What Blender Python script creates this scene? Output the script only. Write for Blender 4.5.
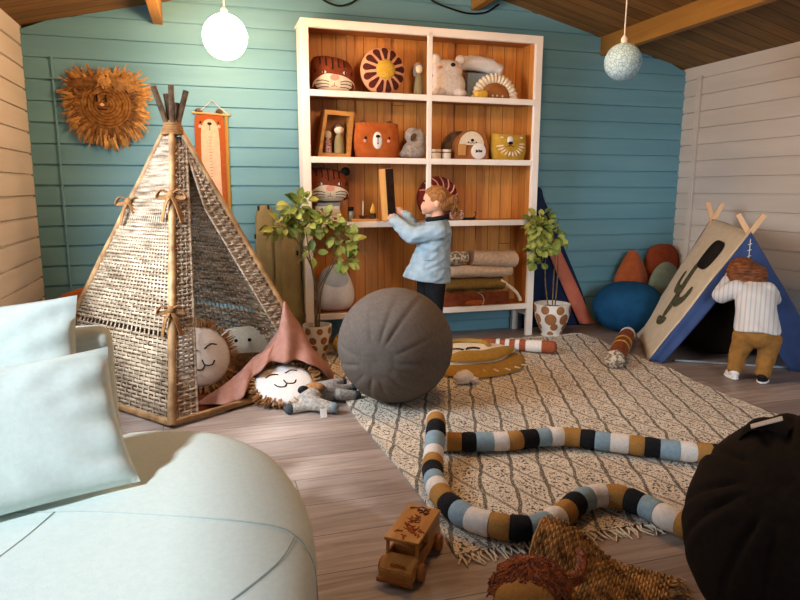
import bpy, bmesh, math, random
from math import sin, cos, pi, radians, sqrt, atan2, hypot
from mathutils import Vector, Matrix, Euler, noise

for o in list(bpy.data.objects):
    bpy.data.objects.remove(o, do_unlink=True)
C = bpy.context.scene.collection
scene = bpy.context.scene
random.seed(7)

# ------------------------------------------------------------------ camera, light, exposure
PITCH, YAW, ROLL, FPX = 0.173267, 0.292409, 0.002832, 639.24
fw = Vector((sin(YAW) * cos(PITCH), cos(YAW) * cos(PITCH), -sin(PITCH)))
rt = Vector((cos(YAW), -sin(YAW), 0))
up = rt.cross(fw)
r2 = rt * cos(ROLL) + up * sin(ROLL)
u2 = up * cos(ROLL) - rt * sin(ROLL)
cam_data = bpy.data.cameras.new('camera')
cam = bpy.data.objects.new('camera', cam_data)
C.objects.link(cam)
cam.matrix_world = Matrix(((r2.x, u2.x, -fw.x, 0), (r2.y, u2.y, -fw.y, 0), (r2.z, u2.z, -fw.z, 1.0), (0, 0, 0, 1)))
cam_data.sensor_width = 36
cam_data.lens = 36 * FPX / 800
cam_data.clip_start = 0.02
scene.camera = cam

world = bpy.data.worlds.new('world')
scene.world = world
world.use_nodes = True
world.node_tree.nodes['Background'].inputs[0].default_value = (0.62, 0.78, 1.0, 1)
world.node_tree.nodes['Background'].inputs[1].default_value = 1.0


def light(name, kind, loc, direction, energy, color, size=None, angle=None):
    d = bpy.data.lights.new(name, kind)
    d.energy = energy
    d.color = color
    if kind == 'AREA':
        d.shape = 'RECTANGLE'
        d.size, d.size_y = size
    if kind == 'SUN':
        d.angle = angle
    if kind == 'POINT':
        d.shadow_soft_size = size
    o = bpy.data.objects.new(name, d)
    C.objects.link(o)
    o.location = loc
    o.rotation_euler = Vector(direction).to_track_quat('-Z', 'Y').to_euler()
    return o


# cool daylight: sun and sky through the two windows of the left wall
SUN_EL, SUN_AZ = radians(38.5), radians(41)
light('sun', 'SUN', (-3, -2, 4), (sin(SUN_AZ) * cos(SUN_EL), cos(SUN_AZ) * cos(SUN_EL), -sin(SUN_EL)), 5.8, (0.84, 0.93, 1.0), angle=radians(5))
a1 = light('side_window_sky', 'AREA', (-0.925, 2.55, 1.27), (1, 0.45, -0.40), 34, (0.80, 0.90, 1.0), size=(1.0, 0.85))
a1.data.spread = radians(120)
a2 = light('garden_window_sky', 'AREA', (1.65, -0.69, 1.15), (0.26, 1, -0.24), 7, (0.80, 0.90, 1.0), size=(1.1, 1.3))
a2.data.spread = radians(60)

vs = scene.view_settings
vs.view_transform = 'Standard'
vs.look = 'None'
vs.gamma = 1
vs.use_curve_mapping = False
vs.exposure = 0.0


# ------------------------------------------------------------------ materials
def lin(h):
    if not isinstance(h, str):
        return tuple(h)
    h = h.lstrip('#')
    out = []
    for i in (0, 2, 4):
        v = int(h[i:i + 2], 16) / 255
        out.append(v / 12.92 if v <= 0.04045 else ((v + 0.055) / 1.055) ** 2.4)
    return tuple(out) + (1,)


class NT:
    def __init__(self, name):
        self.m = bpy.data.materials.new(name)
        self.m.use_nodes = True
        self.t = self.m.node_tree
        self.b = self.t.nodes['Principled BSDF']

    def n(self, kind, **kw):
        nd = self.t.nodes.new(kind)
        for k, v in kw.items():
            if k.startswith('i_'):
                key = k[2:]
                nd.inputs[int(key) if key.isdigit() else key].default_value = v
            else:
                setattr(nd, k, v)
        return nd

    def l(self, a, b):
        self.t.links.new(a, b)

    def math(self, op, a, b=None, c=None):
        nd = self.t.nodes.new('ShaderNodeMath')
        nd.operation = op
        for i, v in enumerate((a, b, c)):
            if v is None:
                continue
            if isinstance(v, (int, float)):
                nd.inputs[i].default_value = v
            else:
                self.l(v, nd.inputs[i])
        return nd.outputs[0]

    def coords(self, scale=(1, 1, 1), rot=(0, 0, 0)):
        tc = self.n('ShaderNodeTexCoord')
        mp = self.n('ShaderNodeMapping')
        mp.inputs['Scale'].default_value = scale
        mp.inputs['Rotation'].default_value = rot
        self.l(tc.outputs['Object'], mp.inputs['Vector'])
        return mp.outputs[0]

    def noise(self, vec, scale, detail=3, rough=0.5, dist=0):
        nd = self.n('ShaderNodeTexNoise')
        nd.inputs['Scale'].default_value = scale
        nd.inputs['Detail'].default_value = detail
        nd.inputs['Roughness'].default_value = rough
        nd.inputs['Distortion'].default_value = dist
        self.l(vec, nd.inputs['Vector'])
        return nd.outputs['Fac']

    def ramp(self, fac, stops):
        nd = self.n('ShaderNodeValToRGB')
        e = nd.color_ramp.elements
        while len(e) < len(stops):
            e.new(0.5)
        for k, (p, c) in enumerate(stops):
            e[k].position = p
            e[k].color = lin(c)
        self.l(fac, nd.inputs[0])
        return nd.outputs[0]

    def mix(self, fac, a, b, mode='MIX'):
        nd = self.n('ShaderNodeMix')
        nd.data_type = 'RGBA'
        nd.blend_type = mode
        for s, v in ((nd.inputs[0], fac), (nd.inputs[6], a), (nd.inputs[7], b)):
            if isinstance(v, (int, float)):
                s.default_value = v
            elif isinstance(v, (str, tuple)):
                s.default_value = lin(v)
            else:
                self.l(v, s)
        return nd.outputs[2]

    def sep(self, vec):
        nd = self.n('ShaderNodeSeparateXYZ')
        self.l(vec, nd.inputs[0])
        return nd.outputs

    def comb(self, x, y, z):
        nd = self.n('ShaderNodeCombineXYZ')
        for i, v in enumerate((x, y, z)):
            if isinstance(v, (int, float)):
                nd.inputs[i].default_value = v
            else:
                self.l(v, nd.inputs[i])
        return nd.outputs[0]

    def bump(self, h, strength, dist=0.01):
        nd = self.n('ShaderNodeBump')
        nd.inputs['Strength'].default_value = strength
        nd.inputs['Distance'].default_value = dist
        self.l(h, nd.inputs['Height'])
        self.l(nd.outputs[0], self.b.inputs['Normal'])

    def done(self, color=None, rough=0.8, spec=0.3):
        if color is not None:
            if isinstance(color, (str, tuple)):
                self.b.inputs['Base Color'].default_value = lin(color)
            else:
                self.l(color, self.b.inputs['Base Color'])
        self.b.inputs['Roughness'].default_value = rough
        self.b.inputs['Specular IOR Level'].default_value = spec
        return self.m


def mat(name, c1, c2=None, rough=0.85, scale=20, stretch=(1, 1, 1), bump=0.0, bscale=60, det=3, spec=0.25, sheen=0.0, lo=0.35, hi=0.65, bd=0.006):
    t = NT(name)
    v = t.coords(stretch)
    if c2:
        col = t.ramp(t.noise(v, scale, det), [(lo, c1), (hi, c2)])
    else:
        col = c1
    if bump:
        t.bump(t.noise(v, bscale, 3), bump, bd)
    if sheen:
        t.b.inputs['Sheen Weight'].default_value = sheen
    return t.done(col, rough, spec)


def stripes(name, c1, c2, axis, period, duty=0.5, rough=0.85, bump=0.0, soft=0.05):
    t = NT(name)
    s = t.sep(t.coords())
    f = t.math('FRACT', t.math('MULTIPLY', s[axis], 1 / period))
    col = t.ramp(f, [(0, c1), (duty - soft, c1), (duty, c2), (1, c2)])
    if bump:
        t.bump(t.noise(t.coords(), 300, 2), bump, 0.002)
    return t.done(col, rough, 0.2)


def wood(name, c1, c2, axis=0, scale=6, rough=0.6, contrast=(0.3, 0.7), knots=False, stretch=14, spec=0.3):
    t = NT(name)
    st = [stretch, stretch, stretch]
    st[axis] = 1.0
    v = t.coords(tuple(st))
    n1 = t.noise(v, scale * 0.35, 4, 0.6, 0.6)
    col = t.ramp(n1, [(contrast[0], c1), (contrast[1], c2)])
    n2 = t.noise(v, scale * 2.2, 2)
    col = t.mix(t.math('MULTIPLY', n2, 0.35), col, c1)
    t.bump(n2, 0.12, 0.003)
    return t.done(col, rough, spec)


def planks(name, cols, along, width, length, gap, gapcol, rough=0.5, grain=('#000000', 0.25), third=None, spec=0.35):
    """boards laid side by side: `along` and `third` are axis numbers, third the one across the boards"""
    t = NT(name)
    s = t.sep(t.coords())
    across = third
    r = t.math('MULTIPLY', s[across], 1 / width)
    row = t.math('FLOOR', r)
    fr = t.math('FRACT', r)
    off = t.math('FRACT', t.math('MULTIPLY', t.math('SINE', t.math('MULTIPLY', row, 12.9898)), 43758.5))
    a = t.math('ADD', t.math('MULTIPLY', s[along], 1 / length), t.math('MULTIPLY', off, 1.0))
    seg = t.math('FLOOR', a)
    fa = t.math('FRACT', a)
    wn = t.n('ShaderNodeTexWhiteNoise')
    wn.noise_dimensions = '3D'
    t.l(t.comb(row, seg, 0.5), wn.inputs['Vector'])
    col = t.ramp(wn.outputs['Value'], [(i / (len(cols) - 1), c) for i, c in enumerate(cols)])
    st = [1.0, 1.0, 1.0]
    st[across] = 12.0
    st = tuple(st)
    vv = t.n('ShaderNodeVectorMath')
    vv.operation = 'ADD'
    t.l(t.coords(st), vv.inputs[0])
    t.l(t.comb(t.math('MULTIPLY', row, 3.7), t.math('MULTIPLY', row, 1.3), t.math('MULTIPLY', seg, 7.1)), vv.inputs[1])
    g = t.noise(vv.outputs[0], 3.0, 5, 0.65, 0.8)
    gf = t.ramp(g, [(0.3, (1, 1, 1, 1)), (0.62, (0, 0, 0, 1))])
    col = t.mix(t.math('MULTIPLY', gf, grain[1]), col, grain[0])
    e1 = t.math('LESS_THAN', fr, gap / width)
    e2 = t.math('LESS_THAN', fa, gap / length)
    e = t.math('MAXIMUM', e1, e2)
    col = t.mix(e, col, gapcol)
    t.bump(t.math('SUBTRACT', t.math('MULTIPLY', g, 0.15), e), 0.35, 0.004)
    return t.done(col, rough, spec)


# ------------------------------------------------------------------ mesh helpers
def tr(c=(0, 0, 0), rot=(0, 0, 0), s=(1, 1, 1)):
    return Matrix.Translation(Vector(c)) @ Euler(rot).to_matrix().to_4x4() @ Matrix.Diagonal((s[0], s[1], s[2], 1))


def spline(pts, n):
    """Catmull-Rom through pts, n samples per span"""
    P = [Vector(p) for p in pts]
    out = []
    for i in range(len(P) - 1):
        a = P[max(i - 1, 0)]
        b = P[i]
        c = P[i + 1]
        d = P[min(i + 2, len(P) - 1)]
        for k in range(n):
            t = k / n
            out.append(0.5 * ((2 * b) + (c - a) * t + (2 * a - 5 * b + 4 * c - d) * t * t + (3 * b - a - 3 * c + d) * t ** 3))
    out.append(P[-1])
    return out


def closed_spline(pts, n):
    P = [Vector(p) for p in pts]
    m = len(P)
    out = []
    for i in range(m):
        a, b, c, d = P[i - 1], P[i], P[(i + 1) % m], P[(i + 2) % m]
        for k in range(n):
            t = k / n
            out.append(0.5 * ((2 * b) + (c - a) * t + (2 * a - 5 * b + 4 * c - d) * t * t + (3 * b - a - 3 * c + d) * t ** 3))
    return out


class MB:
    def __init__(self):
        self.bm = bmesh.new()

    def face(self, vs, mi=0):
        try:
            f = self.bm.faces.new(vs)
            f.material_index = mi
            return f
        except ValueError:
            return None

    def box(self, c, s, rot=(0, 0, 0), bev=0.0, mi=0, seg=2, M=None):
        m = (M or Matrix.Identity(4)) @ tr(c, rot, s)
        r = bmesh.ops.create_cube(self.bm, size=1, matrix=m)
        vs = r['verts']
        fs = set(f for v in vs for f in v.link_faces)
        for f in fs:
            f.material_index = mi
        if bev:
            es = list(set(e for v in vs for e in v.link_edges))
            rb = bmesh.ops.bevel(self.bm, geom=es, offset=bev, segments=seg, affect='EDGES', profile=0.5)
            for f in rb['faces']:
                f.material_index = mi
        return self

    def ell(self, c, r, rot=(0, 0, 0), mi=0, u=20, v=12, M=None):
        if isinstance(r, (int, float)):
            r = (r, r, r)
        m = (M or Matrix.Identity(4)) @ tr(c, rot, r)
        res = bmesh.ops.create_uvsphere(self.bm, u_segments=u, v_segments=v, radius=1, matrix=m)
        for f in set(f for w in res['verts'] for f in w.link_faces):
            f.material_index = mi
        return self

    def rings(self, rings, mi=0, cap=True, closed=True, flip=False):
        """loft through lists of points; mi may be a list with one entry per span"""
        R = [[self.bm.verts.new(p) for p in ring] for ring in rings]
        n = len(R[0])
        for i in range(len(R) - 1):
            m = mi[i] if isinstance(mi, (list, tuple)) else mi
            for k in range(n if closed else n - 1):
                k2 = (k + 1) % n
                self.face((R[i][k], R[i][k2], R[i + 1][k2], R[i + 1][k]), m)
        if cap:
            m0 = mi[0] if isinstance(mi, (list, tuple)) else mi
            m1 = mi[-1] if isinstance(mi, (list, tuple)) else mi
            self.face(list(reversed(R[0])), m0)
            self.face(R[-1], m1)
        return self

    def tube(self, pts, r, n=8, mi=0, cap=True, flat=1.0, upv=None, roundend=False):
        P = [Vector(p) for p in pts]
        N = len(P)
        rad = list(r) if isinstance(r, (list, tuple)) else [r] * N
        if len(rad) != N:
            rad = [rad[0] + (rad[-1] - rad[0]) * i / (N - 1) for i in range(N)]
        T = []
        for i in range(N):
            d = P[min(i + 1, N - 1)] - P[max(i - 1, 0)]
            T.append(d.normalized() if d.length > 1e-9 else Vector((0, 0, 1)))
        a = Vector(upv) if upv else (Vector((0, 0, 1)) if abs(T[0].z) < 0.9 else Vector((1, 0, 0)))
        rings = []
        nrm = (a - T[0] * a.dot(T[0])).normalized()
        if roundend:
            # extra tiny end rings so the ends are rounded
            P = [P[0] - T[0] * rad[0] * 0.55, P[0] - T[0] * rad[0] * 0.3] + P + [P[-1] + T[-1] * rad[-1] * 0.3, P[-1] + T[-1] * rad[-1] * 0.55]
            rad = [rad[0] * 0.35, rad[0] * 0.8] + rad + [rad[-1] * 0.8, rad[-1] * 0.35]
            T = [T[0], T[0]] + T + [T[-1], T[-1]]
            if isinstance(mi, list):
                mi = [mi[0], mi[0]] + mi + [mi[-1], mi[-1]]
        for i in range(len(P)):
            nrm = nrm - T[i] * nrm.dot(T[i])
            nrm = nrm.normalized() if nrm.length > 1e-6 else T[i].orthogonal().normalized()
            b = T[i].cross(nrm)
            rings.append([P[i] + nrm * (cos(2 * pi * k / n) * rad[i] * flat) + b * (sin(2 * pi * k / n) * rad[i]) for k in range(n)])
        return self.rings(rings, mi, cap)

    def lathe(self, prof, c=(0, 0, 0), n=32, mi=0, M=None, cap=True):
        m = M or Matrix.Translation(Vector(c))
        rings = [[m @ Vector((r * cos(2 * pi * k / n), r * sin(2 * pi * k / n), z)) for k in range(n)] for r, z in prof]
        return self.rings(rings, mi, cap)

    def grid(self, fn, nu, nv, mi=0, wrapu=False):
        V = [[self.bm.verts.new(fn(i / nu, j / nv)) for j in range(nv + 1)] for i in range(nu if wrapu else nu + 1)]
        L = len(V)
        for i in range(nu):
            for j in range(nv):
                m = mi(i / nu, j / nv) if callable(mi) else mi
                self.face((V[i][j], V[(i + 1) % L][j], V[(i + 1) % L][j + 1], V[i][j + 1]), m)
        return self

    def prism(self, pts, d, M=None, mi=0, bev=0.0):
        """outline of (x, z) in the x-z plane, thickness d along y (0..d)"""
        m = M or Matrix.Identity(4)
        A = [self.bm.verts.new(m @ Vector((p[0], 0, p[1]))) for p in pts]
        B = [self.bm.verts.new(m @ Vector((p[0], d, p[1]))) for p in pts]
        n = len(pts)
        self.face(list(A), mi)
        self.face(list(reversed(B)), mi)
        for k in range(n):
            self.face((A[k], B[k], B[(k + 1) % n], A[(k + 1) % n]), mi)
        return self

    def strip(self, pts, w, side, mi=0):
        """flat ribbon through pts with width list w, widened along `side`"""
        P = [Vector(p) for p in pts]
        s = Vector(side)
        prev = None
        for i, p in enumerate(P):
            ww = w[i] if isinstance(w, (list, tuple)) else w
            a, b = self.bm.verts.new(p - s * ww / 2), self.bm.verts.new(p + s * ww / 2)
            if prev:
                self.face((prev[0], prev[1], b, a), mi)
            prev = (a, b)
        return self

    def xf(self, M):
        self.bm.transform(M)
        return self

    def jitter(self, amp, scale, seed=0):
        for v in self.bm.verts:
            d = noise.noise_vector(v.co * scale + Vector((seed, seed * 1.7, 3.1)))
            v.co += d * amp
        return self

    def build(self, name, mats, parent=None, world=False, smooth=True, angle=45, loc=None, solid=0, subsurf=0):
        if world and parent is not None:
            self.bm.transform(parent.matrix_basis.inverted())
        if loc is not None and parent is None and world:
            self.bm.transform(Matrix.Translation(-Vector(loc)))
        bmesh.ops.recalc_face_normals(self.bm, faces=self.bm.faces)
        me = bpy.data.meshes.new(name)
        self.bm.to_mesh(me)
        self.bm.free()
        for m in (mats if isinstance(mats, (list, tuple)) else [mats]):
            me.materials.append(m)
        if smooth:
            for p in me.polygons:
                p.use_smooth = True
            me.set_sharp_from_angle(angle=radians(angle))
        o = bpy.data.objects.new(name, me)
        C.objects.link(o)
        if parent is not None:
            o.parent = parent
        if loc is not None:
            o.location = loc
        if solid:
            md = o.modifiers.new('s', 'SOLIDIFY')
            md.thickness = solid
            md.offset = 0
        if subsurf:
            md = o.modifiers.new('u', 'SUBSURF')
            md.levels = md.render_levels = subsurf
        if solid or subsurf:
            bake(o)
        return o


def bake(o):
    dg = bpy.context.evaluated_depsgraph_get()
    me = bpy.data.meshes.new_from_object(o.evaluated_get(dg))
    o.modifiers.clear()
    o.data = me


def remesh(o, voxel, smooth=4, fac=0.5):
    md = o.modifiers.new('r', 'REMESH')
    md.mode = 'VOXEL'
    md.voxel_size = voxel
    md.use_smooth_shade = True
    if smooth:
        s = o.modifiers.new('s', 'SMOOTH')
        s.iterations = smooth
        s.factor = fac
    mats = [m for m in o.data.materials]
    bake(o)
    if not o.data.materials:
        for m in mats:
            o.data.materials.append(m)
    for p in o.data.polygons:
        p.use_smooth = True
    return o


def thing(name, label, cat, loc=(0, 0, 0), rotz=0, group=None):
    o = bpy.data.objects.new(name, None)
    C.objects.link(o)
    o.empty_display_size = 0.1
    o.location = loc
    o.rotation_euler = (0, 0, rotz)
    return tag(o, label, cat, group)


def tag(o, label, cat, group=None):
    o['label'] = label
    o['category'] = cat
    if group:
        o['group'] = group
    return o


def struct(o):
    o['kind'] = 'structure'
    return o


class Puff:
    """stuffed shape with an outline in x-z, thickness along y, front at -y"""

    def __init__(self, outline, t, c=(0, 0), p=2.4, tb=None):
        self.c, self.t, self.p = c, t, p
        self.tb = t if tb is None else tb
        self.o = [(a, b) for a, b in outline]
        self.n = len(self.o)
        self.tab = sorted((atan2(b - c[1], a - c[0]), hypot(a - c[0], b - c[1])) for a, b in self.o)

    def R(self, ang):
        T = self.tab
        if ang <= T[0][0] or ang >= T[-1][0]:
            a0, r0 = T[-1]
            a1, r1 = T[0]
            a1 += 2 * pi
            if ang <= T[0][0]:
                ang += 2 * pi
        else:
            for k in range(len(T) - 1):
                if T[k][0] <= ang <= T[k + 1][0]:
                    a0, r0 = T[k]
                    a1, r1 = T[k + 1]
                    break
        f = (ang - a0) / max(a1 - a0, 1e-9)
        return r0 + (r1 - r0) * f

    def front(self, x, z, eps=0.0):
        dx, dz = x - self.c[0], z - self.c[1]
        s = min(hypot(dx, dz) / max(self.R(atan2(dz, dx)), 1e-6), 1)
        return Vector((x, -self.t * max(1 - s ** self.p, 0) ** 0.5 - eps, z))

    def mesh(self, mb, rings=9, mi=0, back=True):
        S = [sin(0.5 * pi * (k + 1) / rings) for k in range(rings)]
        cx, cz = self.c

        def side(sg, t):
            cv = mb.bm.verts.new((cx, sg * t, cz))
            R = [[mb.bm.verts.new((cx + (a - cx) * s, sg * t * max(1 - s ** self.p, 0) ** 0.5, cz + (b - cz) * s)) for a, b in self.o] for s in S[:-1]]
            return cv, R

        edge = [mb.bm.verts.new((a, 0, b)) for a, b in self.o]
        n = self.n
        for sg, t in ((-1, self.t), (1, self.tb)):
            if sg > 0 and not back:
                continue
            cv, R = side(sg, t)
            R.append(edge)
            for k in range(n):
                mb.face((cv, R[0][k], R[0][(k + 1) % n]), mi)
            for i in range(len(R) - 1):
                for k in range(n):
                    mb.face((R[i][k], R[i][(k + 1) % n], R[i + 1][(k + 1) % n], R[i + 1][k]), mi)
        return self

    def patch(self, mb, outline, mi=0, eps=0.0015, rings=5):
        cx = sum(a for a, b in outline) / len(outline)
        cz = sum(b for a, b in outline) / len(outline)
        n = len(outline)
        cv = mb.bm.verts.new(self.front(cx, cz, eps))
        prev = None
        for i in range(1, rings + 1):
            s = i / rings
            R = [mb.bm.verts.new(self.front(cx + (a - cx) * s, cz + (b - cz) * s, eps)) for a, b in outline]
            for k in range(n):
                if prev is None:
                    mb.face((cv, R[k], R[(k + 1) % n]), mi)
                else:
                    mb.face((prev[k], prev[(k + 1) % n], R[(k + 1) % n], R[k]), mi)
            prev = R
        return self

    def stroke(self, mb, pts, r=0.0015, mi=0, n=5):
        P = spline([(a, 0, b) for a, b in pts], 5) if len(pts) > 2 else [Vector((pts[0][0] + (pts[1][0] - pts[0][0]) * k / 5, 0, pts[0][1] + (pts[1][1] - pts[0][1]) * k / 5)) for k in range(6)]
        mb.tube([self.front(p.x, p.z, r * 0.4) for p in P], r, n, mi)
        return self


def oval(cx, cz, rx, rz, n=24, a0=0):
    return [(cx + rx * cos(a0 + 2 * pi * k / n), cz + rz * sin(a0 + 2 * pi * k / n)) for k in range(n)]


def superoval(cx, cz, rx, rz, e=3.0, n=40):
    out = []
    for k in range(n):
        a = 2 * pi * k / n
        c_, s_ = cos(a), sin(a)
        out.append((cx + rx * math.copysign(abs(c_) ** (2 / e), c_), cz + rz * math.copysign(abs(s_) ** (2 / e), s_)))
    return out


def smooth_outline(pts, n=6):
    return [(p.x, p.z) for p in closed_spline([(a, 0, b) for a, b in pts], n)]


def cap_prim(mb, p0, p1, r0, r1=None, n=12):
    """closed tapered capsule"""
    r1 = r0 if r1 is None else r1
    P0, P1 = Vector(p0), Vector(p1)
    d = (P1 - P0)
    L = d.length
    T = d.normalized() if L > 1e-6 else Vector((0, 0, 1))
    pts, rad = [], []
    for k in range(5):
        a = pi / 2 * (1 - k / 4)
        pts.append(P0 - T * r0 * sin(a))
        rad.append(max(r0 * cos(a), r0 * 0.05))
    for k in range(5):
        a = pi / 2 * k / 4
        pts.append(P1 + T * r1 * sin(a))
        rad.append(max(r1 * cos(a), r1 * 0.05))
    # frames straight along T
    nrm = T.orthogonal().normalized()
    b = T.cross(nrm)
    mb.rings([[p + nrm * (cos(2 * pi * k / n) * r) + b * (sin(2 * pi * k / n) * r) for k in range(n)] for p, r in zip(pts, rad)])
    return mb


def limb(mb, pts, rads):
    for i in range(len(pts) - 1):
        cap_prim(mb, pts[i], pts[i + 1], rads[i], rads[i + 1])
    return mb

#@@SECTION2
# ------------------------------------------------------------------ shared materials
M = {}
M['teal'] = mat('teal paint', '#6696a5', '#6f9eac', 0.62, 3, (0.4, 3, 3), bump=0.08, bscale=40, spec=0.22)
M['offwhite'] = mat('off white paint', '#bfb3a6', '#c8bdb0', 0.7, 3, (3, 0.4, 3), bump=0.06, bscale=40, spec=0.2)
M['ceil'] = planks('stained ceiling boards', ['#7a5830', '#8a6436', '#6f4f2a'], 0, 0.115, 30.0, 0.006, '#2a1c0c', 0.6, ('#4a3116', 0.6), third=1, spec=0.2)
M['beam'] = wood('stained beam pine', '#8a5f26', '#a87733', 1, 5, 0.6, stretch=10)
M['floor'] = planks('grey brown laminate', ['#988a82', '#a5958b', '#8c7d74', '#ad9c91', '#9c8c82'], 0, 0.19, 1.28, 0.003, '#4a3c34', 0.42, ('#5d4a40', 0.65), third=1, spec=0.4)
M['white'] = mat('white paint', '#ebe3d9', '#f1eae1', 0.5, 6, bump=0.03, bscale=30, spec=0.35)
M['pine'] = planks('pine boards', ['#cf883e', '#dd994c', '#bf7831', '#d69145'], 2, 0.088, 30.0, 0.004, '#6a3a1a', 0.42, ('#94561f', 0.5), third=0, spec=0.3)
M['pine_side'] = planks('pine side boards', ['#c67f38', '#d28d44', '#b97330'], 2, 0.088, 30.0, 0.004, '#6a3a1a', 0.45, ('#8e521f', 0.5), third=1, spec=0.3)
M['pine_x'] = wood('pine shelf board', '#9c5c2a', '#bd7a3d', 0, 4, 0.5)
M['pine_z'] = wood('pine batten', '#a3632d', '#c48243', 2, 4, 0.5)
M['black'] = mat('black', '#0c0b0b', None, 0.6)
M['dark'] = mat('dark brown thread', '#1d130e', None, 0.9)
M['mint'] = mat('pale mint fabric', '#c6d2cd', '#ccd7d2', 0.95, 90, bump=0.25, bscale=420, bd=0.0015, spec=0.1, sheen=0.1)
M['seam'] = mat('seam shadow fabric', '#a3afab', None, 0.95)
M['greyball'] = mat('grey brown canvas', '#5c534c', '#645a52', 0.9, 60, bump=0.2, bscale=380, bd=0.0015, spec=0.12)
M['blackball'] = mat('charcoal canvas', '#1e1814', '#241d18', 0.9, 60, bump=0.2, bscale=380, bd=0.0015, spec=0.12)
M['wicker'] = mat('wicker', '#6a5540', '#baa68e', 0.65, 9, (1, 1, 9), bump=0.3, bscale=160, det=5, lo=0.32, hi=0.68, bd=0.002, spec=0.25)
M['pole'] = mat('rattan pole', '#7d5a38', '#b08a5e', 0.55, 14, (1, 1, 1), bump=0.25, bscale=90, lo=0.35, hi=0.65, bd=0.003, spec=0.3)
M['bark'] = mat('dark stick', '#3a2a1c', '#5d4630', 0.8, 30, bump=0.4, bscale=120)
M['tie'] = mat('tan leather tie', '#7d5532', '#93683d', 0.8, 40, bump=0.15)
M['raffia'] = mat('raffia', '#976630', '#c99855', 0.75, 40, (1, 1, 1), bump=0.3, bscale=180, bd=0.002)
M['raffia_dark'] = mat('dark raffia', '#5a381a', '#8a5c2a', 0.8, 40, bump=0.2)
M['cream'] = mat('cream cotton', '#d9c9ae', '#e2d4bb', 0.95, 60, bump=0.25, bscale=260, bd=0.0015)
M['whitefab'] = mat('white cotton', '#dcd6d0', '#e4dfd9', 0.95, 60, bump=0.2, bscale=260, bd=0.0015)
M['pinkfab'] = mat('pink cheek', '#d99a86', None, 0.95)
M['ochre'] = mat('ochre knit', '#9c7138', '#a87c42', 0.95, 120, bump=0.4, bscale=240, bd=0.003)
M['rust'] = mat('rust fabric', '#9c4a22', '#a85528', 0.92, 30, bump=0.25, bscale=200, bd=0.003, sheen=0.15)
M['orange'] = mat('orange fabric', '#93471b', '#9c4e20', 0.9, 40, bump=0.15, bscale=240, bd=0.002)
M['gold'] = mat('mustard fabric', '#95702c', '#a37c34', 0.92, 40, bump=0.25, bscale=200, bd=0.002)
M['navy'] = mat('navy cotton', '#34456c', '#3b4d76', 0.88, 12, bump=0.15, bscale=30, bd=0.006, spec=0.15)
M['navy_dark'] = mat('dark navy canvas', '#1c2743', '#222e4c', 0.88, 12, bump=0.15, bscale=30, bd=0.006, spec=0.15)
M['salmon'] = mat('salmon canvas', '#c16a54', '#ca745c', 0.88, 12, bump=0.15, bscale=60, bd=0.004, spec=0.15)
M['sand'] = mat('sand canvas', '#bfae94', '#c8b89e', 0.88, 20, bump=0.12, bscale=120, bd=0.002, spec=0.12)
M['olive'] = mat('olive canvas', '#857957', '#90845f', 0.9, 10, bump=0.2, bscale=50, bd=0.004, spec=0.12)
M['leaf'] = mat('green leaf', '#7d8c38', '#b9ba62', 0.5, 9, spec=0.35, lo=0.35, hi=0.7)
M['leaf2'] = mat('deeper green leaf', '#56702f', '#94a04c', 0.5, 9, spec=0.35)
M['stem'] = mat('brown stem', '#5a4a30', '#7a6848', 0.8, 30)
M['soil'] = mat('dark soil', '#2a1d14', '#3d2c1e', 0.95, 60, bump=0.5, bscale=90)
M['plainwood'] = wood('light beech', '#c08a4a', '#d8a463', 0, 6, 0.5)
M['truckwood'] = wood('varnished toy wood', '#a06a32', '#ca914c', 0, 6, 0.4)
M['plainwood_z'] = wood('light beech upright', '#b98345', '#d4a05f', 2, 6, 0.5)
M['browntoy'] = wood('toy brown wood', '#8a5426', '#a86c36', 0, 6, 0.5)
M['cord'] = mat('white cord', '#d9d2c4', None, 0.7)
M['skin'] = mat('skin', '#d69e80', '#dba487', 0.6, 8, spec=0.3)
M['steel'] = mat('grey felt', '#7d8a92', '#87939a', 0.95, 60, bump=0.2, bscale=260)

# ------------------------------------------------------------------ the room
XL, XR, YB, YF = -0.93, 3.455, 4.14, -0.7
ZE, SL, XM = 1.873, 0.2375, 1.2625


def ceil_z(x):
    return ZE + SL * (min(x, 2 * XM - x) - XL)


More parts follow.
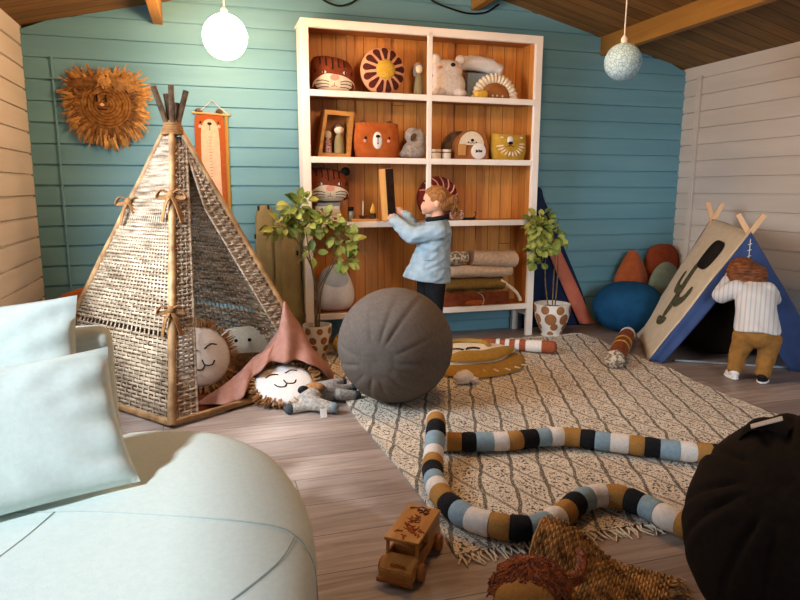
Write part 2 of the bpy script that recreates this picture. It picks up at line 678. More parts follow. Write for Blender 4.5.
def board_wall(name, material, zoff, pos, rng, axis, sgn, holes=(), gable=False, ztop=None):
    """log cabin boards with a groove between them. pos: plane coordinate, sgn: direction into the room"""
    mb = MB()
    P = 0.1164
    k0 = math.floor((0 - zoff) / P) - 1
    z = zoff + k0 * P
    zmax = ceil_z(XM) if gable else ztop
    g, d = 0.0075, 0.011
    while z < zmax:
        segs = [(z, z + 0.001, d, d), (z + 0.001, z + g, d, d), (z + g, z + g + 0.004, d, 0), (z + g + 0.004, z + P - 0.002, 0, 0), (z + P - 0.002, z + P, 0, d)]
        for a, b, da, db in segs:
            a2, b2 = max(a, 0), min(b, zmax)
            if b2 <= a2:
                continue
            spans = [rng]
            for (h0, h1, z0, z1) in holes:
                if b2 > z0 and a2 < z1:
                    ns = []
                    for s in spans:
                        if s[0] < h0:
                            ns.append((s[0], min(h0, s[1])))
                        if s[1] > h1:
                            ns.append((max(h1, s[0]), s[1]))
                    spans = ns
            for s in spans:
                q = []
                for zz, dd in ((a2, da), (b2, db)):
                    lo, hi = s
                    if gable and zz > ZE:
                        e = (zz - ZE) / SL
                        lo, hi = max(lo, XL - 0.05 + e), min(hi, 2 * XM - XL + 0.05 - e)
                        if hi < lo:
                            lo = hi = XM
                    p = pos - sgn * dd
                    q.append(((lo, p, zz), (hi, p, zz)) if axis == 0 else ((p, lo, zz), (p, hi, zz)))
                V = [mb.bm.verts.new(v) for v in (q[0][0], q[0][1], q[1][1], q[1][0])]
                mb.face(V)
        z += P
    o = mb.build(name, material, smooth=False)
    # faces look into the room
    want = Vector((0, sgn, 0)) if axis == 0 else Vector((sgn, 0, 0))
    bm = bmesh.new()
    bm.from_mesh(o.data)
    fl = [f for f in bm.faces if f.normal.dot(want) < 0]
    bmesh.ops.reverse_faces(bm, faces=fl)
    if not holes:   # outer skin of the wall
        q = []
        e0, e1 = rng[0] - 0.15, rng[1] + 0.15
        for zz in (-0.05, ZE + 0.05 if not gable else ceil_z(XM) + 0.1):
            pp = pos - sgn * 0.05
            q.append(((e0, pp, zz), (e1, pp, zz)) if axis == 0 else ((pp, e0, zz), (pp, e1, zz)))
        bm.faces.new([bm.verts.new(v) for v in (q[0][0], q[0][1], q[1][1], q[1][0])])
    bm.to_mesh(o.data)
    bm.free()
    return struct(o)


board_wall('wall_back', M['teal'], 0.654, YB, (XL - 0.05, XR + 0.05), 0, -1, gable=True)
WIN1 = (-0.60, 1.42, 0.85, 1.868)
WIN2 = (2.00, 3.10, 0.80, 1.74)
WIN3 = (1.05, 2.25, 0.45, 1.85)
board_wall('wall_left', M['offwhite'], 0.596, XL, (YF - 0.05, YB + 0.05), 1, 1, ztop=ZE + 0.002, holes=(WIN1, WIN2))
board_wall('wall_right', M['offwhite'], 0.612, XR, (YF - 0.05, YB + 0.05), 1, -1, ztop=ZE + 0.002)
board_wall('wall_front', M['offwhite'], 0.654, YF, (XL - 0.05, XR + 0.05), 0, 1, gable=True, holes=(WIN3,))

mb = MB()
mb.box(((XL + XR) / 2, (YB + YF) / 2, -0.02), (XR - XL + 0.1, YB - YF + 0.1, 0.04))
struct(mb.build('floor', M['floor'], smooth=False))

def roof_z(x):
    return ZE + SL * (min(x, 2 * XM - x) - XL)


mb = MB()
for xa, xb, ya, yb in ((XL - 0.2, XM, YF - .2, YB + .2), (XM, XR + 0.2, YF - .2, YB + .2)):
    v = [mb.bm.verts.new((x, y, roof_z(x) + t)) for t in (0, 0.05) for x, y in ((xa, ya), (xb, ya), (xb, yb), (xa, yb))]
    for q in ((0, 1, 2, 3), (7, 6, 5, 4), (0, 4, 5, 1), (1, 5, 6, 2), (2, 6, 7, 3), (3, 7, 4, 0)):
        mb.face([v[i] for i in q])
struct(mb.build('ceiling', M['ceil'], smooth=False))

for k, (x0, zb) in enumerate(((-0.243, 1.924), (0.745, 2.150), (1.725, 2.150), (2.715, 1.924))):
    mb = MB()
    x1 = x0 + 0.055
    mb.box(((x0 + x1) / 2, (YB + YF) / 2, (zb + ceil_z((x0 + x1) / 2)) / 2 + 0.01), (x1 - x0, YB - YF - 0.004, ceil_z((x0 + x1) / 2) - zb + 0.02), bev=0.003)
    struct(mb.build('trim_%d' % (k + 1), M['beam'], smooth=False))

# corner batten on the right wall
mb = MB()
mb.box((XR - 0.009, 3.98, 0.90), (0.018, 0.045, 1.80), bev=0.003)
struct(mb.build('trim_5', M['offwhite'], smooth=False))
# thin settling rod with a cross nut, in the left corner of the teal wall
mb = MB()
mb.box((-0.785, YB - 0.004, 0.86), (0.012, 0.010, 1.72), bev=0.002)
mb.box((-0.785, YB - 0.006, 1.60), (0.045, 0.014, 0.010), bev=0.002)
struct(mb.build('trim_6', M['teal'], smooth=False))


def window(name, hole, axis, pos, thick):
    a0, a1, z0, z1 = hole
    mb = MB()
    f = 0.02 if name == 'window_1' else 0.05

    def bx(a, b, za, zb, t=thick):
        c = ((a + b) / 2, pos, (za + zb) / 2) if axis == 0 else (pos, (a + b) / 2, (za + zb) / 2)
        s = (b - a, t, zb - za) if axis == 0 else (t, b - a, zb - za)
        mb.box(c, s, bev=0.004)
    bx(a0, a0 + f, z0, z1)
    bx(a1 - f, a1, z0, z1)
    bx(a0 + f, a1 - f, z0, z0 + f)
    bx(a0 + f, a1 - f, z1 - f, z1)
    return struct(mb.build(name, M['white'], smooth=False))


window('window_1', WIN1, 1, XL - 0.02, 0.06)
window('window_2', WIN2, 1, XL - 0.02, 0.06)
window('window_3', WIN3, 0, YF - 0.02, 0.06)


# ------------------------------------------------------------------ pendant lamps
def lamp(label, loc, r, shade_mat, name='pendant_lamp'):
    t = thing(name, label, 'lamp', loc)
    mb = MB()
    mb.ell((0, 0, 0), r, u=48, v=32)
    mb.build('lamp_shade', shade_mat, t)
    mb = MB()
    zc = ceil_z(loc[0]) - loc[2]
    mb.tube([(0, 0, r * 0.98), (0.0015, 0, (r + zc) / 2), (0, 0, zc - 0.02)], 0.0035, 6)
    mb.build('cord', M['cord'], t)
    mb = MB()
    mb.lathe([(0.012, r * 0.96), (0.016, r * 0.98), (0.016, r + 0.02), (0.006, r + 0.035)], n=16)
    mb.build('cap', M['cord'], t)
    mb = MB()
    mb.lathe([(0.045, zc - 0.004), (0.045, zc - 0.014), (0.02, zc - 0.03)], n=20)
    mb.build('ceiling_rose', M['cord'], t)
    return t


def string_shade(name, c1, c2, emit=0.0, ecol=(1, 0.8, 0.5)):
    t = NT(name)
    v = t.coords()
    vo = t.n('ShaderNodeTexVoronoi', feature='DISTANCE_TO_EDGE')
    vo.inputs['Scale'].default_value = 55
    t.l(v, vo.inputs['Vector'])
    col = t.ramp(vo.outputs['Distance'], [(0.02, c2), (0.12, c1)])
    t.bump(vo.outputs['Distance'], 0.5, 0.01)
    if emit:
        t.b.inputs['Emission Color'].default_value = (*ecol, 1)
        t.b.inputs['Emission Strength'].default_value = emit
    return t.done(col, 0.8, 0.2)


M['glow'] = string_shade('lit paper string shade', '#f2e6cc', '#dcc9a0', 80.0, (1.0, 0.61, 0.32))
M['glow_warm'] = string_shade('added amber globe shade', '#f2e6cc', '#dcc9a0', 78.0, (1.0, 0.58, 0.25))
M['bluestring'] = string_shade('pale blue string shade', '#b4d0da', '#7f9fac')
lamp('lit glowing white globe pendant between the lion wall hanging and the bookshelf', (0.134, 3.55, 1.756), 0.110, M['glow'])
lamp('unlit pale blue string globe pendant by the ceiling beam', (2.037, 2.90, 1.626), 0.0907, M['bluestring'])
# one more lit globe, unseen above the view, added as a warm light source
lamp('unseen lit globe pendant added over the patterned rug for warm light', (1.20, 2.40, 1.96), 0.117, M['glow_warm'])

# black cables along the top of the teal wall
mb = MB()
mb.tube(spline([(0.66, 4.13, 2.22), (0.70, 4.12, 2.16), (0.78, 4.115, 2.115), (0.86, 4.115, 2.105), (0.95, 4.12, 2.145), (1.03, 4.125, 2.23)], 6), 0.006, 6)
tag(mb.build('cable', M['black'], world=True, loc=(0.8, 4.12, 2.12)), 'black cable looping down from the ceiling above the bookshelf\'s tiger cushion', 'cable')
mb = MB()
mb.tube(spline([(1.36, 4.125, 2.25), (1.46, 4.12, 2.18), (1.58, 4.118, 2.145), (1.70, 4.118, 2.125), (1.82, 4.12, 2.14), (1.92, 4.125, 2.20)], 6), 0.006, 6)
tag(mb.build('cable', M['black'], world=True, loc=(1.6, 4.12, 2.12)), 'black cable running under the beam end at the top of the teal wall', 'cable')

# ------------------------------------------------------------------ bookshelf
SX0, SX1, SY0, SY1, SH = 0.565, 2.122, 3.875, 4.118, 1.955
SZ = [0.222, 0.793, 1.182, 1.566]
sh = thing('bookshelf', 'tall white bookshelf with pine lining standing against the teal wall', 'bookshelf', ((SX0 + SX1) / 2, 4.0, 0))
for x, s in ((SX0, 1), (SX1, -1)):
    mb = MB()
    w = 0.047
    xa, xb = (x, x + w) if s > 0 else (x - w, x)
    mb.box(((xa + xb) / 2, SY0 + 0.015, SH / 2), (w, 0.03, SH), bev=0.003)
    mb.build('stile', M['white'], sh, world=True, smooth=False)
    mb = MB()
    xs = x + s * 0.010
    mb.box((xs + s * 0.006, (SY0 + SY1) / 2 + 0.014, (0.2 + SH) / 2), (0.012, SY1 - SY0 - 0.03, SH - 0.2), bev=0.002)
    o = mb.build('side_panel', M['white'], sh, world=True, smooth=False)
    mb = MB()
    mb.box((xs + s * 0.016, (SY0 + SY1) / 2 + 0.014, (0.2 + SH) / 2), (0.008, SY1 - SY0 - 0.03, SH - 0.23))
    mb.build('side_lining', M['pine_side'], o, world=False, smooth=False)
    bpy.context.view_layer.update()
    # keep the lining where it was drawn
    ch = o.children[0]
    ch.data.transform(sh.matrix_basis.inverted())
    mb = MB()
    mb.box((x + s * 0.026, SY1 - 0.02, 0.11), (0.045, 0.035, 0.22), bev=0.003)
    mb.build('leg', M['white'], sh, world=True, smooth=False)
    mb = MB()
    mb.box((x + s * 0.026, (SY0 + SY1) / 2, 0.155), (0.022, SY1 - SY0 - 0.07, 0.04), bev=0.003)
    mb.build('side_rail', M['white'], sh, world=True, smooth=False)
mb = MB()
mb.box(((SX0 + SX1) / 2, SY1 - 0.006, (0.2 + SH) / 2), (SX1 - SX0 - 0.03, 0.010, SH - 0.22))
bp = mb.build('back_panel', M['pine'], sh, world=True, smooth=False)
for x in (0.905, 1.145, 1.575, 1.80):
    mb = MB()
    mb.box((x, SY1 - 0.018, (0.2 + SH) / 2), (0.045, 0.016, SH - 0.24), bev=0.002)
    o = mb.build('batten', M['pine_z'], bp, smooth=False)
    o.data.transform(sh.matrix_basis.inverted())
mb = MB()
mb.box(((SX0 + SX1) / 2, (SY0 + SY1) / 2, SH - 0.014), (SX1 - SX0 - 0.06, SY1 - SY0 - 0.02, 0.02))
tb_ = mb.build('top_board', M['pine_x'], sh, world=True, smooth=False)
mb = MB()
mb.box(((SX0 + SX1) / 2, SY0 + 0.014, SH - 0.02), (SX1 - SX0 - 0.094, 0.03, 0.045), bev=0.003)
mb.build('top_rail', M['white'], sh, world=True, smooth=False)
mb = MB()
mb.box(((SX0 + SX1) / 2, (SY0 + SY1) / 2, SH + 0.001), (SX1 - SX0, SY1 - SY0, 0.01), bev=0.002)
mb.build('top_cover', M['white'], sh, world=True, smooth=False)
for z in SZ:
    mb = MB()
    mb.box(((SX0 + SX1) / 2, (SY0 + SY1) / 2 + 0.01, z - 0.010), (SX1 - SX0 - 0.06, SY1 - SY0 - 0.03, 0.02))
    o = mb.build('shelf_board', M['pine_x'], sh, world=True, smooth=False)
    mb = MB()
    mb.box(((SX0 + SX1) / 2, SY0 + 0.013, z - 0.016), (SX1 - SX0 - 0.094, 0.026, 0.036), bev=0.003)
    o2 = mb.build('shelf_edge', M['white'], o, smooth=False)
    o2.data.transform(sh.matrix_basis.inverted())
mb = MB()
mb.box((1.356, SY0 + 0.012, (SZ[1] + SH) / 2), (0.029, 0.026, SH - SZ[1] - 0.04), bev=0.003)
mb.build('divider', M['white'], sh, world=True, smooth=False)

# ------------------------------------------------------------------ wicker teepee
TA, TF, TR_, TBk = Vector((-0.858, 3.552, 0)), Vector((-0.18, 2.73, 0)), Vector((0.564, 3.192, 0)), Vector((-0.114, 4.02, 0))
TAP = Vector((-0.135, 3.34, 1.335))
tp = thing('wicker_teepee', 'woven wicker play teepee with an open side and leather ties', 'teepee', (-0.147, 3.37, 0))
for b in (TA, TF, TR_, TBk):
    mb = MB()
    top = b + (TAP - b) * 0.985
    P = [b.lerp(top, k / 14) for k in range(15)]
    P[0].z = 0.012
    rr = [0.019 - 0.005 * k / 14 + 0.0015 * sin(k * 2.1) for k in range(15)]
    mb.tube(P, rr, 10)
    mb.build('pole', M['pole'], tp, world=True)
for a, b in ((TA, TF), (TF, TR_), (TR_, TBk), (TBk, TA)):
    mb = MB()
    mb.tube([a.lerp(b, k / 8) + Vector((0, 0, 0.022)) for k in range(9)], 0.015, 8)
    mb.build('bottom_rail', M['pole'], tp, world=True)


def weave(mb, left, right, nrm, z0, z1, gaps=(), pitch=0.0165, nst=24, rs=0.0066):
    """strands between the lines left(z) and right(z), in front of and behind the stakes in turn"""
    z = z0
    k = 0
    while z < z1:
        if not any(g0 < z < g1 for g0, g1 in gaps):
            a, b = left(z), right(z)
            L = (b - a).length
            n = nst
            while n > 4 and L / n < 0.011:
                n //= 2
            pts = []
            for i in range(n + 1):
                s = 1 if (i + k) % 2 else -1
                p = a.lerp(b, i / n) + nrm * (s * min(0.0075, 0.3 * L / n) * (0 if i in (0, n) else 1))
                p.z += random.uniform(-0.0016, 0.0016)
                pts.append(p)
                if i < n:
                    q = a.lerp(b, (i + 0.5) / n)
                    pts.append(q)
            if L > 0.015:
                mb.tube(pts, rs * random.uniform(0.85, 1.08), 5, cap=False)
        z += pitch
        k += 1


def stakes(mb, left, right, z0, z1, nst=24, r=0.0048):
    for i in range(nst + 1):
        f = i / nst
        mb.tube([left(z0).lerp(right(z0), f), left(z1).lerp(right(z1), f)], r, 5, cap=False)


def pl(b):
    return lambda z: b + (TAP - b) * (z / TAP.z)


for a, b, gp in ((TA, TF, ((0.345, 0.375), (0.845, 0.87))), (TR_, TBk, ((0.345, 0.375),)), (TBk, TA, ((0.345, 0.375),))):
    nrm = (b - a).cross(TAP - a).normalized()
    mb = MB()
    weave(mb, pl(a), pl(b), nrm, 0.03, 1.24, gp)
    stakes(mb, pl(a), pl(b), 0.02, 1.24)
    mb.build('woven_panel', M['wicker'], tp, world=True)
# entrance side: a strip along each pole
nrm = (TR_ - TF).cross(TAP - TF).normalized()
ztop = 1.225
Gb = TF.lerp(TR_, 0.135)
Gt = pl(TR_)(ztop)
mb = MB()
ls, rs_ = pl(TF), (lambda z: Gb.lerp(Gt, z / ztop))
weave(mb, ls, rs_, nrm, 0.03, ztop - 0.01, (), nst=4)
stakes(mb, ls, rs_, 0.02, ztop, 4)
mb.tube([rs_(0.02), rs_(ztop)], 0.008, 6)
mb.build('entrance_strip', M['wicker'], tp, world=True)
mb = MB()
ed = (TF - TR_).normalized() * 0.115
rsr = pl(TR_)
lsr = lambda z: rsr(z) + ed * (1 if z < 0.9 else max(0.15, 1 - (z - 0.9) / 0.36))
weave(mb, lsr, rsr, nrm, 0.03, ztop - 0.02, (), nst=4)
for f in (0.02, 0.35, 0.7):
    mb.tube([lsr(0.02).lerp(rsr(0.02), f), lsr(0.9).lerp(rsr(0.9), f), lsr(ztop).lerp(rsr(ztop), f)], 0.0065, 5)
mb.build('entrance_strip', M['wicker'], tp, world=True)
for dx, dy, L, lean in ((-0.075, 0.0, 0.17, 0), (-0.022, 0.02, 0.14, 0), (0.004, -0.02, 0.175, 0), (0.028, 0.02, 0.10, 0), (0.07, 0.0, 0.155, 0)):
    mb = MB()
    p0 = TAP + Vector((dx * 0.25, dy, -0.06))
    p1 = TAP + Vector((dx, dy * 1.2, L - 0.035))
    mb.tube([p0.lerp(p1, k / 6) for k in range(7)], 0.0135, 8)
    mb.build('stick_end', M['bark'], tp, world=True)
mb = MB()
for k in range(5):
    z = 1.255 + k * 0.011
    R = 0.046 - 0.012 * k / 4
    mb.tube([TAP + Vector((R * cos(a) * 1.05, R * sin(a), z - TAP.z)) for a in [2 * pi * i / 20 for i in range(21)]], 0.0075, 6)
mb.build('top_wrap', M['tie'], tp, world=True)


def bow(p, size, out):
    mb = MB()
    p = Vector(p)
    o = Vector(out)
    s = o.cross(Vector((0, 0, 1))).normalized()
    mb.ell(p, size * 0.16)
    for sg in (-1, 1):
        loop = [p, p + s * sg * size * 0.3 + Vector((0, 0, size * 0.16)) + o * 0.01, p + s * sg * size * 0.48 + Vector((0, 0, -0.01)), p + s * sg * size * 0.25 + Vector((0, 0, -size * 0.1)), p]
        mb.tube(spline(loop, 4), size * 0.085, 6, flat=0.45)
        tail = [p, p + s * sg * size * 0.18 + o * 0.02 + Vector((0, 0, -size * 0.35)), p + s * sg * size * 0.34 + o * 0.012 + Vector((0, 0, -size * 0.95))]
        mb.tube(spline(tail, 5), size * 0.1, 6, flat=0.35)
    mb.build('leather_tie', M['tie'], tp, world=True)


out1 = Vector((-0.1, -1, 0.1)).normalized()
for z, b, sz in ((0.47, TF, 0.12), (0.965, TF, 0.13), (0.93, TA, 0.12), (0.36, TA, 0.10)):
    q = pl(b)(z) + out1 * 0.03
    bow(q, sz, out1)

# ------------------------------------------------------------------ sofa
so = thing('sofa', 'pale mint upholstered sofa with a rounded seat end nearest the window', 'sofa', (-0.36, 1.0, 0))
ol = closed_spline([(-0.03, 0.56, 0), (0.090, 0.75, 0), (0.146, 0.96, 0), (0.163, 1.13, 0), (0.148, 1.29, 0), (0.100, 1.44, 0), (0.005, 1.555, 0), (-0.12, 1.610, 0), (-0.28, 1.620, 0), (-0.60, 1.620, 0), (-0.86, 1.620, 0), (-0.885, 1.59, 0), (-0.885, 1.0, 0), (-0.885, 0.42, 0), (-0.86, 0.39, 0), (-0.5, 0.385, 0), (-0.20, 0.42, 0)], 5)
cen = Vector((-0.36, 1.0, 0))


def inset(d):
    out = []
    n = len(ol)
    for i in range(n):
        t_ = (ol[(i + 1) % n] - ol[i - 1]).normalized()
        nn = Vector((t_.y, -t_.x, 0))
        if nn.dot(cen - ol[i]) < 0:
            nn = -nn
        out.append(ol[i] + nn * d)
    return out


mb = MB()
R = []
for d, z in ((0.03, 0.06), (0.008, 0.075), (0.0, 0.12), (0.0, 0.25), (0.0, 0.36), (0.004, 0.385), (0.014, 0.405), (0.030, 0.417), (0.055, 0.4225)):
    R.append([Vector((p.x, p.y, z)) for p in inset(d)])
base = R[-1]
for s, z in ((0.8, 0.425), (0.5, 0.427), (0.2, 0.428)):
    R.append([Vector((cen.x + (p.x - cen.x) * s, cen.y + (p.y - cen.y) * s, z)) for p in base])
mb.rings(R)
mb.build('seat', M['mint'], so, world=True, angle=80)
mb = MB()
for x, y in ((0.06, 0.5), (-0.8, 0.5), (-0.8, 1.5), (0.0, 1.35)):
    pass
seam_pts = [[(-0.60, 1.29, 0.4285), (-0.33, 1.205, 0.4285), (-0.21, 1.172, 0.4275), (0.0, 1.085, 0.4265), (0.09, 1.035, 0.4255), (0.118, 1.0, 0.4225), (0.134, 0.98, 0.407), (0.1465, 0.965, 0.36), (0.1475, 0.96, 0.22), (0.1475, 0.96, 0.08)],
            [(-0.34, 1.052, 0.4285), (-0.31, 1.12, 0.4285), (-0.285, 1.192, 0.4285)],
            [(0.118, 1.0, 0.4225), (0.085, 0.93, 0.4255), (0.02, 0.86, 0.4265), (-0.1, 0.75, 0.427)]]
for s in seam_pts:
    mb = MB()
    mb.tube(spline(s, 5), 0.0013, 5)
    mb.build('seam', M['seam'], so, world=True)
mb = MB()
mb.box((-0.560, 1.665, 0.43), (0.65, 0.10, 0.48), (radians(4), 0, 0), bev=0.035, seg=5)
mb.build('backrest', M['mint'], so, world=True, angle=80)
for x, y in ((0.04, 1.25), (-0.8, 1.45), (-0.8, 0.5), (-0.05, 0.7)):
    mb = MB()
    mb.lathe([(0.022, 0.0), (0.024, 0.005), (0.028, 0.07)], (x, y, 0), 14)
    mb.build('foot', M['black'], so, world=True)


def pillow(w, h, t, seed=0, crease=0.009):
    mb = MB()
    nu, nv = 34, 26

    def f(sg):
        def g(u, v):
            a, b = 2 * u - 1, 2 * v - 1
            pin = 0.055
            x = a * w / 2 * (1 - pin * (1 - b * b) * (abs(a) ** 2))
            z = b * h / 2 * (1 - pin * 1.2 * (1 - a * a) * (abs(b) ** 2))
            k = max((1 - abs(a) ** 2.6), 0) ** 0.55 * max((1 - abs(b) ** 2.6), 0) ** 0.55
            y = sg * t * k
            nz = noise.noise(Vector((x * 7 + seed, z * 5, sg * 3))) * crease * 0.5 + noise.noise(Vector((x * 30 + seed, z * 9, sg))) * crease * 0.55 * (abs(a) ** 2 + 0.25)
            rad = sin(14 * atan2(b, a) + seed) * crease * 0.7 * (abs(a * b)) ** 0.8 + sin(b * 13 + seed + 2 * noise.noise(Vector((b * 3, seed, 0)))) * crease * 0.7 * max(abs(a) - 0.55, 0) * 2
            return Vector((x, y + (nz + rad) * min(k * 2.5, 1), z))
        return g
    mb.grid(f(-1), nu, nv)
    mb.grid(f(1), nu, nv)
    bmesh.ops.remove_doubles(mb.bm, verts=mb.bm.verts, dist=0.0006)
    return mb


def frame(o, xdir, zdir):
    x = Vector(xdir).normalized()
    z = Vector(zdir)
    z = (z - x * z.dot(x)).normalized()
    y = z.cross(x)
    return Matrix(((x.x, y.x, z.x, o[0]), (x.y, y.y, z.y, o[1]), (x.z, y.z, z.z, o[2]), (0, 0, 0, 1)))


def place_pillow(label, corner, xdir, zdir, w, h, t, seed, name='throw_pillow'):
    """corner: lower right corner of the pillow"""
    x, z = Vector(xdir).normalized(), Vector(zdir).normalized()
    c = Vector(corner) - x * w / 2 + z * h / 2
    mb = pillow(w, h, t, seed)
    mb.xf(frame(c, x, z))
    o = mb.build(name, M['mint'], world=True, loc=tuple(c), angle=80)
    # piping along the sewn edge
    return tag(o, label, 'pillow')


place_pillow('pale mint throw pillow in front, leaning with its lower corner pointing along the sofa seat', (-0.150, 1.255, 0.438), (0.93, 0.37, 0.015), (-0.055, 0.15, 0.245), 0.50, 0.285, 0.062, 3)
place_pillow('pale mint throw pillow tucked behind the other one against the sofa backrest', (-0.275, 1.475, 0.464), (0.995, 0.05, 0.06), (-0.01, 0.16, 0.42), 0.50, 0.315, 0.06, 11)


# ------------------------------------------------------------------ ball poufs
def pouf(label, c, r, axis, material, seed, patchr=0.30, handle=False, deep=1.0):
    t = thing('ball_pouf', label, 'pouf', (c[0], c[1], 0.016 if not handle else 0.0))
    rnd = random.Random(seed)
    q = Vector(axis).normalized().to_track_quat('Z', 'Y').to_matrix()
    folds = []
    k = 0
    for side in (0, 1):
        for i in range(13):
            folds.append((side, 2 * pi * (i + rnd.uniform(-.25, .25)) / 13, rnd.uniform(0.5, 1.3), rnd.uniform(0.9, 1.9)))

    def f(u, v):
        ph, th = 2 * pi * u, pi * (0.001 + 0.998 * v)
        rr = r
        for side, fa, dep, ln in folds:
            tt = th if side == 0 else pi - th
            if tt < patchr or tt > patchr + ln:
                continue
            w = (tt - patchr) / ln
            d = (ph - fa + pi) % (2 * pi) - pi
            d *= sin(tt)
            rr += r * dep * deep * (1 - w) ** 0.8 * min(w * 10, 1) * (-0.026 * math.exp(-(d / 0.026) ** 2) + 0.012 * math.exp(-((d - 0.085) / 0.06) ** 2))
        tt = min(th, pi - th)
        rr -= r * 0.010 * math.exp(-((tt - patchr) / 0.025) ** 2)
        rr -= r * 0.03 * max(0, 1 - tt / patchr) ** 2
        p = q @ Vector((rr * sin(th) * cos(ph), rr * sin(th) * sin(ph), rr * cos(th)))
        p.z = max(p.z, -r * 0.965)
        return p + Vector((0, 0, r * 0.965))
    mb = MB()
    mb.grid(f, 140, 80, wrapu=True)
    bmesh.ops.remove_doubles(mb.bm, verts=mb.bm.verts, dist=0.0004)
    mb.build('cover', material, t, angle=80)
    if handle:
        hm = MB()
        cz = r * 0.965
        hp = []
        for k in range(13):
            lift = 0.022 * sin(pi * k / 12) - 0.004
            d = Vector((-0.47, 0.42, 0.77)).lerp(Vector((-0.34, 0.10, 0.93)), k / 12).normalized()
            hp.append(d * (r * 1.0 + lift) + Vector((0, 0, cz)))
        hm.tube(hp, 0.024, 8, flat=0.25, upv=(-0.45, 0.28, 0.85))
        ho = hm.build('handle', M['blackball'], t)
        hm = MB()
        d = Vector((-0.43, 0.17, 0.89)).normalized()
        hm.box((0, 0, 0), (0.062, 0.016, 0.003), bev=0.001)
        hm.xf(frame(d * (r + 0.026) + Vector((0, 0, cz)), Vector((0.60, -0.62, 0.45)), d))
        hm.build('label_tag', M['whitefab'], ho)
    return t


pouf('large round grey ball pouf with gathered creases on the patterned rug', (0.82, 2.80), 0.269, (-0.56, -0.827, -0.055), M['greyball'], 4)
pouf('large round black ball pouf with a tagged handle beside the woven mat', (1.22, 0.94), 0.27, (-0.68, -0.231, 0.698), M['blackball'], 9, handle=True, deep=2.0)

# ------------------------------------------------------------------ rug
def rug_mat():
    t = NT('cream rug with charcoal lattice')
    v0 = t.coords()
    nz = t.n('ShaderNodeTexNoise')
    nz.inputs['Scale'].default_value = 9
    t.l(v0, nz.inputs['Vector'])
    ad = t.n('ShaderNodeMixRGB')
    ad.blend_type = 'ADD'
    ad.inputs[0].default_value = 0.035
    t.l(v0, ad.inputs[1])
    t.l(nz.outputs['Color'], ad.inputs[2])
    s = t.sep(ad.outputs[0])
    u = t.math('MULTIPLY', s[0], 1 / 0.118)
    w = t.math('MULTIPLY', s[1], 1 / 0.31)
    p, q = t.math('ADD', u, w), t.math('SUBTRACT', u, w)

    def line(x, width):
        f = t.math('FRACT', x)
        d = t.math('ABSOLUTE', t.math('SUBTRACT', f, 0.5))
        return t.math('GREATER_THAN', d, 0.5 - width)
    L1, L2 = line(q, 0.060), line(p, 0.052)
    rag = t.noise(v0, 240, 2)
    lines = t.math('MAXIMUM', L1, t.math('MULTIPLY', L2, 0.8))
    lines = t.math('MULTIPLY', lines, t.math('GREATER_THAN', rag, 0.40))
    # small broken motifs inside each diamond
    fp, fq = t.math('FRACT', p), t.math('FRACT', q)

    def near(f, c, wd):
        return t.math('LESS_THAN', t.math('ABSOLUTE', t.math('SUBTRACT', f, c)), wd)
    m1 = t.math('MULTIPLY', near(fp, 0.33, 0.09), near(fq, 0.5, 0.30))
    m2 = t.math('MULTIPLY', near(fp, 0.66, 0.09), near(fq, 0.5, 0.30))
    brk = t.math('GREATER_THAN', t.noise(v0, 110, 1), 0.52)
    mot = t.math('MULTIPLY', t.math('MULTIPLY', near(fp, 0.5, 0.34), near(fq, 0.5, 0.34)), t.math('GREATER_THAN', t.noise(v0, 85, 2), 0.57))
    spk = t.math('GREATER_THAN', t.noise(v0, 170, 2), 0.575)
    dark = t.math('MAXIMUM', t.math('MULTIPLY', lines, 0.85), t.math('MAXIMUM', t.math('MULTIPLY', mot, 0.9), t.math('MULTIPLY', spk, 0.75)))
    base = t.ramp(t.noise(v0, 24, 3), [(0.3, '#cfc2ae'), (0.7, '#e4d9c7')])
    col = t.mix(dark, base, '#39342f')
    t.bump(t.math('SUBTRACT', t.noise(v0, 260, 2), t.math('MULTIPLY', lines, 0.8)), 0.6, 0.005)
    return t.done(col, 0.97, 0.05)


M['rug'] = rug_mat()
rg = thing('patterned_rug', 'large cream rug with a charcoal diamond lattice lying on the floor', 'rug', (1.5, 2.6, 0))
# outline corners: near left, near right, far right, far left
RC = [(0.60, 1.50), (2.36, 1.46), (2.46, 3.76), (0.62, 3.78)]
mb = MB()
NX, NY = 60, 70


def rugf(u, v, top):
    ax, ay = RC[0][0] + (RC[1][0] - RC[0][0]) * u, RC[0][1] + (RC[1][1] - RC[0][1]) * u
    bx, by = RC[3][0] + (RC[2][0] - RC[3][0]) * u, RC[3][1] + (RC[2][1] - RC[3][1]) * u
    x, y = ax + (bx - ax) * v, ay + (by - ay) * v
    e = min(u, 1 - u, v, 1 - v)
    x += 0.025 * sin(v * 7.0 + 0.6) * (1 - u) ** 2 + 0.012 * noise.noise(Vector((x * 3, y * 3, 0)))
    y += 0.015 * noise.noise(Vector((x * 2.5, y * 2.5, 5)))
    z = 0.010 + 0.004 * max(noise.noise(Vector((x * 6, y * 6, 2))), -0.5) + (0.020 * max(0, noise.noise(Vector((x * 4, y * 4, 9)))) * max(0, 1 - e * 14) if v > 0.02 else 0)
    return Vector((x, y, z if top else 0.001))


def rug_z(x, y):
    return 0.013


